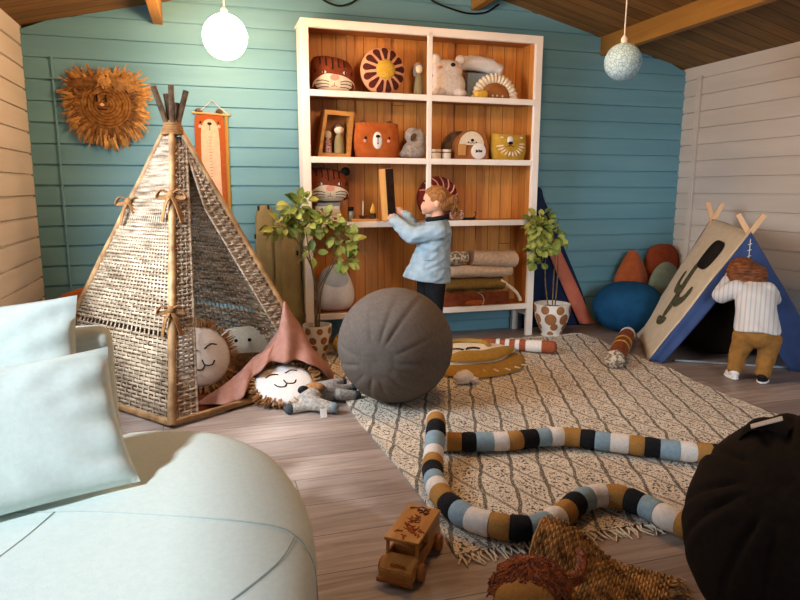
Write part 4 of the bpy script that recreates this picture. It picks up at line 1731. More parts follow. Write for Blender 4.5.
def roll(name, label, cat, p0, p1, r, material, seed, flat=0.7, inner=None, group=None):
    """a folded, rolled cloth lying along p0-p1"""
    P0, P1 = Vector(p0), Vector(p1)
    base = Vector(((P0.x + P1.x) / 2, (P0.y + P1.y) / 2, min(P0.z, P1.z) - r * flat))
    t = thing(name, label, cat, tuple(base), 0, group)
    mb = MB()
    pts = [P0.lerp(P1, k / 16) for k in range(17)]
    mb.tube(pts, r, 18, flat=flat, roundend=False, upv=(0, 0, 1))
    for v in mb.bm.verts:
        d = noise.noise(Vector((v.co.x * 14 + seed, v.co.y * 14, v.co.z * 20)))
        v.co.z += d * r * 0.12
        v.co.y += noise.noise(Vector((v.co.x * 22, seed, v.co.z * 30))) * r * 0.15
    mb.build('cover', material, t, world=True, angle=80)
    mb = MB()
    ax = (P1 - P0).normalized()
    sp = []
    for k in range(46):
        a = k * 0.42
        rr = r * 0.92 * (1 - k / 50)
        sp.append(P1 + ax * 0.003 + Vector((0, -sin(a) * rr if abs(ax.y) < .5 else 0, cos(a) * rr * flat)) + (Vector((sin(a) * rr, 0, 0)) if abs(ax.y) >= .5 else Vector()))
    mb.tube(sp, 0.003, 5)
    mb.build('rolled_edge', inner or M['cream'], t, world=True)
    return t


BEIGE = mat('beige woven cloth', '#b8a088', '#ccb59b', 0.95, 50, bump=0.3, bscale=160)
PATT = mat('grey cream patterned cloth', '#6e6254', '#c4b49c', 0.95, 60, lo=0.46, hi=0.54, bump=0.2)
roll('folded_blanket', 'mustard folded blanket with pale dashes, the lowest of the pile in the bookshelf', 'blanket', (1.50, 3.995, ZT + 0.095 + 0.042), (1.93, 3.995, ZT + 0.095 + 0.042), 0.085, mat('brown mustard dash cloth', '#6e5426', '#836531', 0.95, 60, bump=0.3), 1, 0.5)
roll('folded_blanket', 'tan folded blanket in the middle of the bookshelf pile', 'blanket', (1.47, 3.99, ZT + 0.225), (1.98, 3.99, ZT + 0.222), 0.078, BEIGE, 4, 0.55)
roll('rolled_blanket', 'patterned grey and cream blanket rolled up on top of the pile', 'blanket', (1.48, 3.985, ZT + 0.310), (1.66, 3.99, ZT + 0.318), 0.062, PATT, 7, 0.70)
roll('rolled_blanket', 'beige blanket rolled up on the top right of the bookshelf pile', 'blanket', (1.70, 3.99, ZT + 0.318), (2.01, 3.965, ZT + 0.300), 0.075, BEIGE, 9, 0.72)
# low rust tray in front of the blankets
t = thing('rust_tray', 'low rust brown fabric tray with a pale handle in front of the blankets', 'tray', (1.72, 3.945, ZT))
mb = MB()
mb.box((0, -0.035, 0.046), (0.46, 0.012, 0.088), bev=0.004)
mb.box((0, 0.035, 0.020), (0.46, 0.012, 0.036), bev=0.004)
mb.box((-0.226, 0, 0.035), (0.012, 0.08, 0.066), bev=0.004)
mb.box((0.226, 0, 0.035), (0.012, 0.08, 0.066), bev=0.004)
mb.box((0, 0, 0.005), (0.45, 0.07, 0.008))
mb.build('body', mat('dark rust fabric', '#5e2a14', '#783a1c', 0.95, 25, (1, 1, 1), bump=0.3, bscale=150), t)
mb = MB()
mb.tube(spline([(0.00, -0.043, 0.088), (0.03, -0.045, 0.07), (0.045, -0.045, 0.035), (0.035, -0.044, 0.006)], 5), 0.006, 8, flat=0.4)
mb.build('handle', M['cream'], t)
mb = MB()
mb.ell((-0.02, -0.036, 0.022), (0.075, 0.012, 0.02))
mb.build('patch', M['orange'], t)
t = thing('knotted_cord', 'pale twisted tassel cord hanging over the end of the blanket pile', 'cord', (2.0, 3.93, ZT))
mb = MB()
mb.tube(spline([(-0.10, 0.0, 0.165), (-0.04, -0.008, 0.12), (0.02, -0.006, 0.07), (0.05, 0.0, 0.022), (0.055, 0.0, 0.015)], 6), 0.011, 8)
mb.jitter(0.004, 60)
mb.build('cord', M['cream'], t)

# ------------------------------------------------------------------ olive canvas bundle against the wall
t = thing('folded_play_tent', 'olive canvas folded play tent standing against the teal wall', 'folded tent', (0.422, 4.06, 0))
for k, (xc, w, h, dy) in enumerate(((-0.075, 0.060, 0.885, 0.035), (0.008, 0.034, 0.80, -0.025), (0.074, 0.060, 0.86, -0.045))):
    mb = MB()
    o_ = smooth_outline([(-w, 0.0), (-w, h * .5), (-w * .95, h * .9), (-w * .5, h), (w * .5, h), (w * .95, h * .9), (w, h * .5), (w, 0.0)], 6)
    P = Puff(o_, 0.026, (0, h / 2), p=5)
    P.mesh(mb)
    for v in mb.bm.verts:
        v.co.y += 0.006 * noise.noise(Vector((v.co.x * 20 + k * 7, 0, v.co.z * 6)))
        v.co.x += xc + 0.006 * noise.noise(Vector((k * 5, 0, v.co.z * 5)))
        v.co.y += dy
        v.co.z = max(v.co.z, 0)
    mb.build('canvas_panel', M['olive'], t, angle=80)
for x, z, dy in ((-0.11, 0.875, 0.03), (-0.05, 0.88, 0.03), (0.11, 0.60, -0.07), (-0.135, 0.70, 0.03)):
    mb = MB()
    mb.box((x, dy, z), (0.012, 0.016, 0.03), bev=0.003)
    mb.build('buckle', M['black'], t)
# ------------------------------------------------------------------ potted plants
def spotted_pot(t, r, h, spots_seed):
    mb = MB()
    mb.lathe([(r * .52, 0), (r * .58, 0.004), (r * .60, h * .17), (r * .66, h * .22), (r * .80, h * .36), (r * .93, h * .58), (r, h * .82), (r * 1.0, h), (r * .93, h * 1.005), (r * .90, h * .86), (r * .4, h * .84), (0.004, h * .84)], n=44)
    pot = mb.build('pot', M['whitefab'] if False else POTW, t)
    rnd = random.Random(spots_seed)

    def rad(z):
        q = [(0, .56), (.17, .60), (.22, .66), (.36, .80), (.58, .93), (.82, 1.0), (1.0, 1.0)]
        f = z / h
        for (a, b), (c, d) in zip(q, q[1:]):
            if a <= f <= c:
                return r * (b + (d - b) * (f - a) / (c - a))
        return r
    for zf, n_, off, sr in ((0.86, 7, 0.2, 0.030), (0.58, 7, 0.62, 0.036), (0.34, 6, 0.1, 0.026), (0.10, 5, 0.3, 0.020)):
        for k in range(n_):
            a0 = 2 * pi * (k + off) / n_ + rnd.uniform(-.08, .08)
            mb = MB()
            sz = sr * r / 0.118 * rnd.uniform(0.85, 1.1)

            def pt(ang, q):
                zz = h * zf + sz * q * sin(ang)
                zz = min(max(zz, 0.004), h * 0.995)
                R_ = rad(zz) + 0.0012
                aa = a0 + sz * q * cos(ang) / R_
                return Vector((R_ * cos(aa), R_ * sin(aa), zz))
            cv = mb.bm.verts.new(pt(0, 0))
            prev = None
            for q in (0.5, 1.0):
                R = [mb.bm.verts.new(pt(2 * pi * i / 18, q)) for i in range(18)]
                for i in range(18):
                    if prev is None:
                        mb.face((cv, R[i], R[(i + 1) % 18]))
                    else:
                        mb.face((prev[i], prev[(i + 1) % 18], R[(i + 1) % 18], R[i]))
                prev = R
            mb.build('painted_dot', POTD, pot)
    mb = MB()
    mb.lathe([(r * .88, h * .86), (r * .5, h * .885), (0.003, h * .89)], n=30, cap=False)
    mb.jitter(0.004, 60)
    mb.build('soil', M['soil'], t)


POTW = mat('white glazed pot', '#dcd5c9', '#e4ded3', 0.4, 20, spec=0.45)
POTD = mat('brown pot dot', '#8d5a34', '#99653d', 0.5, 20, spec=0.4)


def leaf(mb, p, d, n_, L, W, mi):
    d = d.normalized()
    s = d.cross(n_).normalized()
    n2 = s.cross(d).normalized()
    rows = []
    for f, w, dz in ((0.0, 0.06, 0), (0.22, 0.72, 0.03), (0.5, 1.0, 0.02), (0.78, 0.72, -0.06), (1.0, 0.04, -0.16)):
        c = p + d * (L * f) + n2 * (L * dz)
        rows.append([mb.bm.verts.new(c - s * W * w / 2 + n2 * W * 0.10 * w), mb.bm.verts.new(c - n2 * W * 0.04), mb.bm.verts.new(c + s * W * w / 2 + n2 * W * 0.10 * w)])
    for a, b in zip(rows, rows[1:]):
        for k in range(2):
            mb.face((a[k], a[k + 1], b[k + 1], b[k]), mi)


def plant(name, label, loc, r, h, stems, clusters, nleaf, L, W, seed):
    t = thing(name, label, 'plant', loc)
    spotted_pot(t, r, h, seed)
    rnd = random.Random(seed)
    for s in stems:
        mb = MB()
        P = spline(s, 6)
        mb.tube(P, [0.0055 + (0.0025 - 0.0055) * k / (len(P) - 1) for k in range(len(P))], 6)
        mb.build('stem', M['stem'], t)
    mb = MB()
    for c, R, n_ in clusters:
        c = Vector(c)
        for i in range(n_):
            v = Vector((rnd.gauss(0, 1), rnd.gauss(0, 1), rnd.gauss(0, 1))).normalized()
            k = rnd.random() ** 0.45
            p = c + Vector((v.x * R[0], v.y * R[1], v.z * R[2])) * k
            d = (v + Vector((rnd.uniform(-.6, .6), rnd.uniform(-.7, .3), rnd.uniform(-.8, .3)))).normalized()
            nn = Vector((rnd.uniform(-.6, .6), rnd.uniform(-1.0, 0.2), rnd.uniform(0.2, 1.2)))
            sc = rnd.uniform(0.7, 1.2)
            leaf(mb, p, d, nn, L * sc, W * sc, 0 if rnd.random() < 0.6 else 1)
            if i % 4 == 0:
                mb.tube([c + (p - c) * 0.15, p], 0.0012, 4, mi=2)
    mb.build('foliage', [M['leaf'], M['leaf2'], M['stem']], t, angle=80)
    return t


# left plant: pot mostly behind the pink blanket
bx, by = 0.60, 3.70
plant('potted_plant', 'bushy yellow green plant in a spotted pot in front of the bookshelf\'s left end', (bx, by, 0), 0.085, 0.20,
      [[(0.0, 0, 0.16), (-0.005, 0, 0.40), (-0.04, -0.02, 0.62), (-0.07, -0.03, 0.85)], [(0.01, 0, 0.16), (0.03, 0.0, 0.40), (0.10, -0.02, 0.56), (0.17, -0.03, 0.70)], [(-0.01, 0, 0.16), (0.0, 0.0, 0.38), (0.06, -0.01, 0.50), (0.10, -0.02, 0.60)], [(0.0, 0.01, 0.16), (-0.01, 0.01, 0.5), (-0.14, -0.02, 0.74), (-0.25, -0.04, 0.78)]],
      [((-0.10, -0.03, 0.88), (0.085, 0.06, 0.09), 62), ((-0.04, -0.04, 0.80), (0.10, 0.06, 0.06), 46), ((-0.20, -0.05, 0.785), (0.085, 0.05, 0.05), 40), ((0.07, -0.04, 0.82), (0.06, 0.05, 0.045), 20), ((0.155, -0.03, 0.70), (0.06, 0.04, 0.075), 26), ((0.215, -0.04, 0.68), (0.030, 0.03, 0.060), 18), ((0.17, -0.04, 0.58), (0.045, 0.04, 0.045), 16), ((-0.03, -0.03, 0.62), (0.05, 0.03, 0.04), 8)],
      0, 0.062, 0.042, 5)
plant('potted_plant', 'green leafed plant in a brown dotted white pot in front of the folded navy tent', (2.245, 3.83, 0), 0.122, 0.225,
      [[(0.0, 0, 0.19), (0.0, 0, 0.38), (-0.01, -0.02, 0.56), (-0.06, -0.02, 0.72)], [(0.02, 0, 0.19), (0.03, 0, 0.40), (0.01, -0.02, 0.6), (0.0, -0.02, 0.80)], [(-0.03, 0, 0.19), (-0.06, 0, 0.36), (-0.08, -0.02, 0.5), (-0.08, -0.02, 0.6)]],
      [((-0.13, -0.03, 0.755), (0.085, 0.07, 0.10), 90), ((-0.08, -0.03, 0.68), (0.095, 0.07, 0.08), 60), ((-0.14, -0.02, 0.60), (0.08, 0.05, 0.06), 36), ((-0.13, -0.02, 0.52), (0.045, 0.04, 0.035), 12), ((0.03, -0.03, 0.64), (0.03, 0.03, 0.02), 4)],
      0, 0.060, 0.048, 8)

# ------------------------------------------------------------------ folded navy and salmon tent in the corner
t = thing('folded_teepee', 'folded navy tent with a salmon panel leaning against the wall beside the bookshelf', 'folded tent', (2.45, 4.06, 0))
mb = MB()
pv = smooth_outline([(-0.275, 1.0), (-0.19, 1.005), (-0.155, 0.92), (0.03, 0.56), (0.20, 0.22), (0.245, 0.08), (0.235, 0.0), (-0.02, 0.0), (-0.27, 0.0), (-0.29, 0.02), (-0.30, 0.4), (-0.29, 0.9)], 5)
P = Puff(pv, 0.038, (-0.12, 0.4), p=4)
P.mesh(mb, 12)
for v in mb.bm.verts:
    v.co.y += 0.008 * noise.noise(Vector((v.co.x * 14 + v.co.z * 5, 0, 1))) + 0.030
mb.build('navy_canvas', M['navy_dark'], t, angle=80)
mb = MB()
R = []
for k in range(15):
    f = k / 14
    cx = -0.225 + 0.425 * f
    cz = 0.80 - 0.778 * f
    w = 0.045 + 0.016 * min(1, f * 1.6)
    a = Vector((0.40, 0, 0.91))
    R.append([Vector((cx + w * cos(q), -0.034 + (0.020 + 0.004 * sin(3 * q + k)) * sin(q), cz)) for q in [2 * pi * i / 16 for i in range(16)]])
mb.rings(R)
mb.build('salmon_panel', M['salmon'], t, angle=80)

# ------------------------------------------------------------------ bean bag and floor cushions in the right corner
def beanbag(name, label, cat, loc, r, h, material, seed, top=0.0):
    t = thing(name, label, cat, loc)
    mb = MB()

    def f(u, v):
        a, th = 2 * pi * u, pi * (0.002 + 0.996 * v)
        rr = sin(th) ** 0.8
        z = h * (0.5 + 0.5 * cos(th))
        p = Vector((r[0] * rr * cos(a), r[1] * rr * sin(a), z))
        k = 1 + 0.05 * noise.noise(Vector((cos(a) * 2 + seed, sin(a) * 2, z * 5))) + 0.025 * sin(7 * a + seed) * (cos(th) > 0) * sin(th)
        p.x *= k
        p.y *= k
        if top and cos(th) > 0.3:
            q = (cos(th) - 0.3) / 0.7
            p.x *= 1 - top * 0.5 * q
            p.y *= 1 - top * 0.5 * q
        return p
    mb.grid(f, 48, 30, wrapu=True)
    bmesh.ops.remove_doubles(mb.bm, verts=mb.bm.verts, dist=0.0004)
    mb.build('cover', material, t, angle=80)
    return t


BLUE = mat('petrol blue canvas', '#123c5c', '#164668', 0.88, 14, bump=0.2, bscale=60, bd=0.004, spec=0.12)
beanbag('bean_bag', 'round petrol blue bean bag on the floor by the teal wall', 'bean bag', (2.835, 3.80, 0), (0.250, 0.235), 0.355, BLUE, 2)
t = beanbag('floor_cushion', 'tall orange pointed floor cushion behind the blue bean bag', 'cushion', (3.02, 4.04, 0), (0.135, 0.085), 0.555, M['rust'], 5, 0.9)
t = thing('floor_cushion', 'wide rust cushion propped upright in the corner by the white wall', 'cushion', (3.30, 4.06, 0))
mb = MB()
P = Puff(superoval(0, 0.295, 0.145, 0.295, 4), 0.06, (0, 0.295), p=3)
P.mesh(mb)
mb.jitter(0.006, 9)
for v in mb.bm.verts:
    v.co.z = max(v.co.z, 0)
mb.build('cover', mat('deep rust fabric', '#7a3318', '#8a3c1e', 0.95, 20, bump=0.3, bscale=120), t, angle=80)
t = thing('floor_cushion', 'round grey green cushion leaning in front of the wide rust cushion', 'cushion', (3.235, 3.93, 0))
mb = MB()
P = Puff(oval(0, 0.235, 0.145, 0.235, 40), 0.055, (0, 0.235), p=3)
P.mesh(mb)
for v in mb.bm.verts:
    v.co.z = max(v.co.z, 0)
mb.build('cover', mat('grey green fabric', '#6c745f', '#787f6a', 0.95, 20, bump=0.3, bscale=120), t, angle=80)
t = thing('floor_cushion', 'orange brown cushion in the corner behind the wicker teepee', 'cushion', (-0.765, 4.02, 0), 0.0)
mb = MB()
P = Puff(superoval(0, 0.205, 0.135, 0.205, 3.5), 0.05, (0, 0.205), p=3)
P.mesh(mb)
for v in mb.bm.verts:
    v.co.z = max(v.co.z + v.co.x * 0.35 * (v.co.z / 0.41), 0)
mb.build('cover', mat('orange brown fabric', '#a5551f', '#b56228', 0.95, 20, bump=0.3, bscale=120), t, angle=80)

# ------------------------------------------------------------------ A-frame play tent
LF, LB = Vector((2.454, 3.075, 0)), Vector((2.84, 3.70, 0))
dv = (LB - LF).normalized()
wv = Vector((dv.y, -dv.x, 0))
TW, TH = 0.96, 0.768
RF, RB = LF + wv * TW, LB + wv * TW
RF = Vector((min(RF.x, 3.40), RF.y, 0))
RB = Vector((3.42, 3.35, 0))
AF = LF + wv * TW / 2 + Vector((0, 0, TH))
AB = LB.lerp(RB, 0.5)
AB = LB + wv * 0.42 + Vector((0, 0, 0.81))
pt = thing('play_tent', 'sand and navy canvas A frame play tent with crossed wooden sticks', 'tent', tuple((LF + RB) / 2))


def sheet(mb, a, b, c, d, nu, nv, sag, seed, off=0.0):
    """a-b lower edge, d-c upper edge"""
    nn = (b - a).cross(d - a).normalized()

    def f(u, v):
        p = (a.lerp(b, u)).lerp(d.lerp(c, u), v)
        return p + nn * (off + sag * sin(pi * u) * sin(pi * v) + 0.006 * noise.noise(Vector((u * 4 + seed, v * 4, seed))))
    mb.grid(f, nu, nv)
    return nn


mb = MB()
sheet(mb, LF, LB, AB, AF, 24, 20, -0.02, 1)
mb.build('canvas_side', M['sand'], pt, world=True, solid=0.004, angle=80)
mb = MB()
sheet(mb, RB, RF, AF, AB, 24, 20, -0.02, 3)
mb.build('canvas_side', M['navy'], pt, world=True, solid=0.004, angle=80)
mb = MB()
sheet(mb, LB, RB, AB + wv * 0.004, AB - wv * 0.004, 16, 16, 0.0, 6)
mb.build('back_wall', M['navy'], pt, world=True, solid=0.004, angle=80)
# front: navy with an open middle
up_ = Vector((0, 0, 1))


def front_pt(x, z):
    """x across the front from its left foot, z up"""
    return LF + (RF - LF).normalized() * x + (AF - LF - wv * TW / 2) * (z / TH) - dv * 0.004


half = TW / 2


def lx(z):
    return half * z / TH


mb = MB()


def flapL(u, v):
    z = TH * 0.985 * v
    x0 = lx(z) + 0.002
    ztop = 0.60
    wdt = 0.105 if z < 0.30 else 0.105 + (z - 0.30) / (ztop - 0.30) * ((half - lx(ztop)) - 0.105) if z < ztop else half - lx(z)
    x1 = min(x0 + wdt - 0.03 * (1 - v) ** 3, half)
    p = front_pt(x0 + (x1 - x0) * u, z)
    return p - dv * (0.012 * sin(u * 9) * (1 - v) * u + 0.02 * u * (1 - v)) + dv * 0.0


mb.grid(flapL, 10, 26)
mb.build('front_flap', M['navy'], pt, world=True, solid=0.004, angle=80)
mb = MB()


def flapR(u, v):
    z = TH * 0.985 * v
    x0 = TW - lx(z) - 0.002
    ztop = 0.60
    wdt = 0.22 if z < 0.25 else 0.22 + (z - 0.25) / (ztop - 0.25) * ((half - lx(ztop)) - 0.22) if z < ztop else half - lx(z)
    x1 = max(x0 - wdt, half)
    p = front_pt(x0 + (x1 - x0) * u, z)
    return p - dv * (0.014 * sin(u * 11 + 1) * (1 - v) * u + 0.02 * u * (1 - v))


mb.grid(flapR, 12, 26)
mb.build('front_flap', M['navy'], pt, world=True, solid=0.004, angle=80)
mb = MB()
for k in range(4):
    z = 0.60 + k * 0.033
    mb.tube([front_pt(half - 0.010, z) - dv * 0.010, front_pt(half + 0.010, z + 0.006) - dv * 0.010], 0.0022, 5)
mb.tube([front_pt(half, 0.58) - dv * 0.010, front_pt(half, 0.73) - dv * 0.010], 0.002, 5)
mb.build('lacing', M['cord'], pt, world=True)
for A, tilt in ((AF + dv * 0.025 - up_ * 0.012, 0), (AB - dv * 0.03 - up_ * 0.014, 1)):
    for sg in (-1, 1):
        foot = A + wv * sg * (half - 0.035 if not tilt else 0.36)
        foot.z = 0.012
        if foot.x > 3.38:
            foot = Vector((3.38, 3.32, 0.012)) if tilt else Vector((3.38, foot.y, 0.012))
        d_ = (A - foot).normalized()
        tip = A + d_ * 0.125
        mb = MB()
        sd = d_.cross(dv).normalized()
        o_ = dv * (0.007 * sg)
        R = []
        for p in (foot + d_ * 0.02, A - d_ * 0.02, tip):
            R.append([p + o_ + sd * a + dv * b for a, b in ((-0.014, -0.006), (0.014, -0.006), (0.014, 0.006), (-0.014, 0.006))])
        mb.rings(R)
        mb.build('pole', wood('pale birch stick', '#d2a678', '#dfb88c', 2, 6, 0.5), pt, world=True, smooth=False)
    mb = MB()
    mb.ell(A - dv * 0.014, 0.009)
    mb.build('bolt', M['tie'], pt, world=True)
mb = MB()
mb.tube([AF - up_ * 0.022, AB - up_ * 0.022], 0.009, 10)
mb.build('ridge_pole', M['plainwood'], pt, world=True)
# cactus print and window patch on the sand side
nl = (LB - LF).cross(AF - LF).normalized()
if nl.x > 0:
    nl = -nl


def sp(u, v, off=0.022):
    """u from front to rear, v up the slope"""
    p = LF.lerp(LB, u).lerp(AF.lerp(AB, u), v)
    return p - (LB - LF).cross(AF - LF).normalized() * 0.02 * sin(pi * u) * sin(pi * v) + nl * 0.006


CACT = mat('dark olive print', '#3b3a26', '#57563a', 0.95, 60, lo=0.42, hi=0.58)
mb = MB()


def blob(pts, w):
    """flat printed band following uv points"""
    P = spline([(a, b, 0) for a, b in pts], 6)
    prev = None
    n_ = len(P)
    for i, p in enumerate(P):
        tdir = (P[min(i + 1, n_ - 1)] - P[max(i - 1, 0)]).normalized()
        sd = Vector((-tdir.y, tdir.x, 0))
        e = min(1, sqrt(max(0.05, min(i, n_ - 1 - i) / 3)))
        q = [mb.bm.verts.new(sp(p.x + sd.x * w * e * k, p.y + sd.y * w * e * k)) for k in (-1, 0, 1)]
        if prev:
            for k in range(2):
                mb.face((prev[k], prev[k + 1], q[k + 1], q[k]))
        prev = q


blob([(0.40, 0.25), (0.40, 0.36), (0.42, 0.48), (0.45, 0.60), (0.47, 0.70)], 0.050)
blob([(0.42, 0.42), (0.30, 0.40), (0.22, 0.46), (0.22, 0.54)], 0.036)
blob([(0.43, 0.48), (0.55, 0.47), (0.62, 0.53), (0.62, 0.60)], 0.034)
blob([(0.28, 0.26), (0.40, 0.23), (0.54, 0.23)], 0.030)
mb.build('cactus_print', CACT, pt, world=True, solid=0.001, angle=80)
mb = MB()
cu, cv_ = 0.36, 0.77
V0 = mb.bm.verts.new(sp(cu, cv_))
R = [mb.bm.verts.new(sp(cu + 0.15 * math.copysign(abs(cos(2 * pi * k / 28)) ** .6, cos(2 * pi * k / 28)), cv_ + 0.11 * math.copysign(abs(sin(2 * pi * k / 28)) ** .6, sin(2 * pi * k / 28)))) for k in range(28)]
for k in range(28):
    mb.face((V0, R[k], R[(k + 1) % 28]))
mb.build('mesh_window', M['blackball'], pt, world=True, solid=0.002, angle=80)
for z_, P0, P1 in ((0.008, LF + wv * 0.15 + dv * 0.03, RF - wv * 0.12 + dv * 0.03),):
    mb = MB()
    mb.tube([P0 + up_ * z_, P1 + up_ * z_], 0.007, 8)
    mb.build('ground_tape', M['steel'], pt, world=True)

beanbag('bean_bag', 'big black bean bag inside the A frame tent', 'bean bag', (2.985, 3.13, 0), (0.20, 0.19), 0.36, M['blackball'], 8)

# ------------------------------------------------------------------ striped snakes on the rug
KN = {'w': mat('white knit', '#d2cbc2', '#ded8d0', 0.97, 90, (1, 1, 1), bump=0.4, bscale=240, bd=0.003), 'o': M['ochre'], 'k': mat('black knit', '#131416', '#1b1c1f', 0.97, 90, bump=0.4, bscale=240, bd=0.003), 'b': mat('dusty blue knit', '#7f97a3', '#8aa2ae', 0.97, 90, bump=0.4, bscale=240, bd=0.003)}


def snake(label, pts, r, seglen, loc):
    t = thing('striped_snake', label, 'soft toy snake', loc)
    P = spline(pts, 40)
    # walk along at even steps
    step = 0.011
    Q = [P[0]]
    acc = 0
    for a, b in zip(P, P[1:]):
        L = (b - a).length
        while acc + L >= step:
            f = (step - acc) / L
            a = a.lerp(b, f)
            L = (b - a).length
            acc = 0
            Q.append(a.copy())
        acc += L
    n_ = max(3, round(seglen / step))
    order = 'wokb'
    k = 0
    i = 0
    while i < len(Q) - 1:
        j = min(i + n_ + (1 if k % 3 == 0 else 0), len(Q) - 1)
        seg = Q[i:j + 1]
        if len(seg) < 2:
            break
        mb = MB()
        m_ = len(seg)
        rr = []
        for q in range(m_):
            e = min(q, m_ - 1 - q)
            rr.append(r * (0.93 if e == 0 else 1.0) * (1 + 0.03 * sin(k * 2.3 + q)))
        first, last = k == 0, j >= len(Q) - 1
        if first:
            rr = [r * (0.45 + 0.55 * min(1, (q + 0.3) / 3)) for q in range(m_)]
        mb.tube(seg, rr, 18, roundend=first or last)
        mb.build('knit_band', KN[order[k % 4]], t, world=True, angle=60)
        i = j
        k += 1
    return t


RZ = 0.014
SR = 0.037
zc = RZ + SR
# the one lying in front curls towards the mat; the other runs straight behind it
snake('striped knitted snake lying nearly straight across the rug', [(0.775, 2.180, zc), (0.842, 2.150, zc), (0.951, 2.115, zc), (1.065, 2.090, zc), (1.194, 2.088, zc), (1.31, 2.062, zc), (1.399, 1.995, zc), (1.515, 1.91, zc), (1.627, 1.828, zc), (1.72, 1.78, zc), (1.86, 1.70, zc), (1.98, 1.58, zc), (2.04, 1.40, zc)], SR, 0.054, (1.3, 2.0, RZ))
snake('striped knitted snake curling round the front of the rug towards the woven mat', [(0.823, 2.250, zc + 0.050), (0.806, 2.200, zc + 0.073), (0.793, 2.155, zc + 0.076), (0.775, 2.11, zc + 0.060), (0.735, 2.02, zc + 0.015), (0.693, 1.91, zc), (0.668, 1.79, zc), (0.668, 1.685, zc), (0.695, 1.60, zc), (0.736, 1.55, zc), (0.795, 1.51, zc), (0.868, 1.497, zc), (0.952, 1.53, zc), (1.046, 1.588, zc), (1.126, 1.612, zc), (1.197, 1.584, zc), (1.236, 1.508, zc), (1.255, 1.426, zc), (1.290, 1.351, zc), (1.36, 1.28, zc)], SR, 0.058, (0.9, 1.7, RZ))

# ------------------------------------------------------------------ rolls and floor cushion at the back of the rug
STR = [mat('terracotta knit', '#8f4a2e', '#9c5436', 0.97, 60, bump=0.3, bscale=200), KN['w']]
t = thing('draught_roll', 'terracotta and white striped sausage cushion at the back of the rug', 'roll cushion', (1.80, 3.44, 0.012))
P0, P1 = Vector((1.615, 3.575, 0.050)), Vector((1.975, 3.335, 0.054))
L_ = [0.0, 0.20, 0.255, 0.33, 0.39, 0.47, 0.53, 0.62, 0.84, 1.0]
for k in range(len(L_) - 1):
    mb = MB()
    n_ = 6
    pp = [P0.lerp(P1, L_[k] + (L_[k + 1] - L_[k]) * i / n_) for i in range(n_ + 1)]
    rr = [(0.030 + 0.010 * (L_[k] + (L_[k + 1] - L_[k]) * i / n_)) * (0.95 if i in (0, n_) else 1) for i in range(n_ + 1)]
    mb.tube(pp, rr, 16, roundend=k in (0, len(L_) - 2))
    mb.build('knit_band', STR[k % 2], t, world=True)

t = thing('bolster_roll', 'rust brown bolster roll with cream ends beside the tent', 'roll cushion', (2.36, 3.23, 0.0))
P0, P1 = Vector((2.135, 2.955, 0.060)), Vector((2.62, 3.50, 0.060))
BR = mat('rust bolster knit', '#6e341a', '#8a4623', 0.97, 40, bump=0.4, bscale=160)
for a, b, m_, r_ in ((0.0, 0.055, PATT, 0.053), (0.055, 0.40, BR, 0.050), (0.40, 0.44, M['gold'], 0.052), (0.44, 0.58, BR, 0.050), (0.58, 0.62, M['gold'], 0.052), (0.62, 0.92, BR, 0.049), (0.92, 1.0, KN['w'], 0.048)):
    mb = MB()
    n_ = 8
    pp = [P0.lerp(P1, a + (b - a) * i / n_) for i in range(n_ + 1)]
    mb.tube(pp, [r_ * (0.96 if i in (0, n_) else 1 + 0.03 * sin(i * 2.5)) for i in range(n_ + 1)], 16, roundend=a == 0 or b == 1)
    mb.build('knit_band', m_, t, world=True)

t = thing('tiger_floor_cushion', 'mustard tiger shaped floor cushion with a cream face lying on the rug', 'floor cushion', (1.45, 3.27, 0.014))
def flat_puff(mb, outline, thick, z0, c, rings=8, p=3.0, tilt=(0, 0)):
    P = Puff(outline, thick, c, p=p, tb=0.002)
    P.mesh(mb, rings)
    for v in mb.bm.verts:
        x, y, z = v.co
        v.co = Vector((x, z, z0 - y + x * tilt[0] + z * tilt[1]))


mb = MB()
flat_puff(mb, smooth_outline([(-0.30, -0.10), (-0.22, -0.25), (-0.05, -0.29), (0.16, -0.21), (0.27, -0.06), (0.30, 0.06), (0.24, 0.16), (0.05, 0.24), (-0.12, 0.25), (-0.25, 0.12)], 5), 0.040, 0.004, (0, -0.02))
mb.build('mane', M['gold'], t, angle=80)
mb = MB()
flat_puff(mb, smooth_outline([(-0.30, 0.00), (-0.16, -0.14), (0.06, -0.14), (0.22, 0.02), (0.28, 0.10), (0.20, 0.22), (0.0, 0.29), (-0.16, 0.28), (-0.28, 0.14)], 5), 0.040, 0.034, (-0.02, 0.08))
fc = mb.build('face', M['cream'], t, angle=80)
mb = MB()
flat_puff(mb, smooth_outline([(-0.22, -0.10), (-0.02, -0.17), (0.16, -0.07), (0.26, 0.07), (0.12, 0.04), (0.0, -0.01), (-0.14, 0.02)], 5), 0.030, 0.054, (0.02, -0.06))
mb.build('muzzle', M['gold'], t, angle=80)
for dx in (-0.13, -0.03):
    mb = MB()
    pp = spline([(dx - 0.04, 0.0, 0.085), (dx - 0.02, 0.035, 0.082), (dx + 0.02, 0.038, 0.082), (dx + 0.04, 0.0, 0.085)], 5)
    mb.tube(pp, 0.005, 6)
    mb.build('eye_stroke', M['dark'], t)
mb = MB()
mb.tube(spline([(-0.17, 0.06, 0.080), (-0.14, 0.19, 0.079), (0.0, 0.23, 0.079), (0.10, 0.16, 0.080), (0.10, 0.07, 0.080)], 6), 0.013, 8)
mb.build('brow_band', M['gold'], t)
for k in range(8):
    mb = MB()
    a = -2.3 + k * 0.28
    p = Vector((0.03 + 0.235 * cos(a), -0.03 + 0.215 * sin(a), 0.030))
    mb.tube([p, p + Vector((0.028 * cos(a + .6), 0.028 * sin(a + .6), -0.004))], 0.004, 6, roundend=True)
    mb.build('stitched_dash', M['cream'], t)
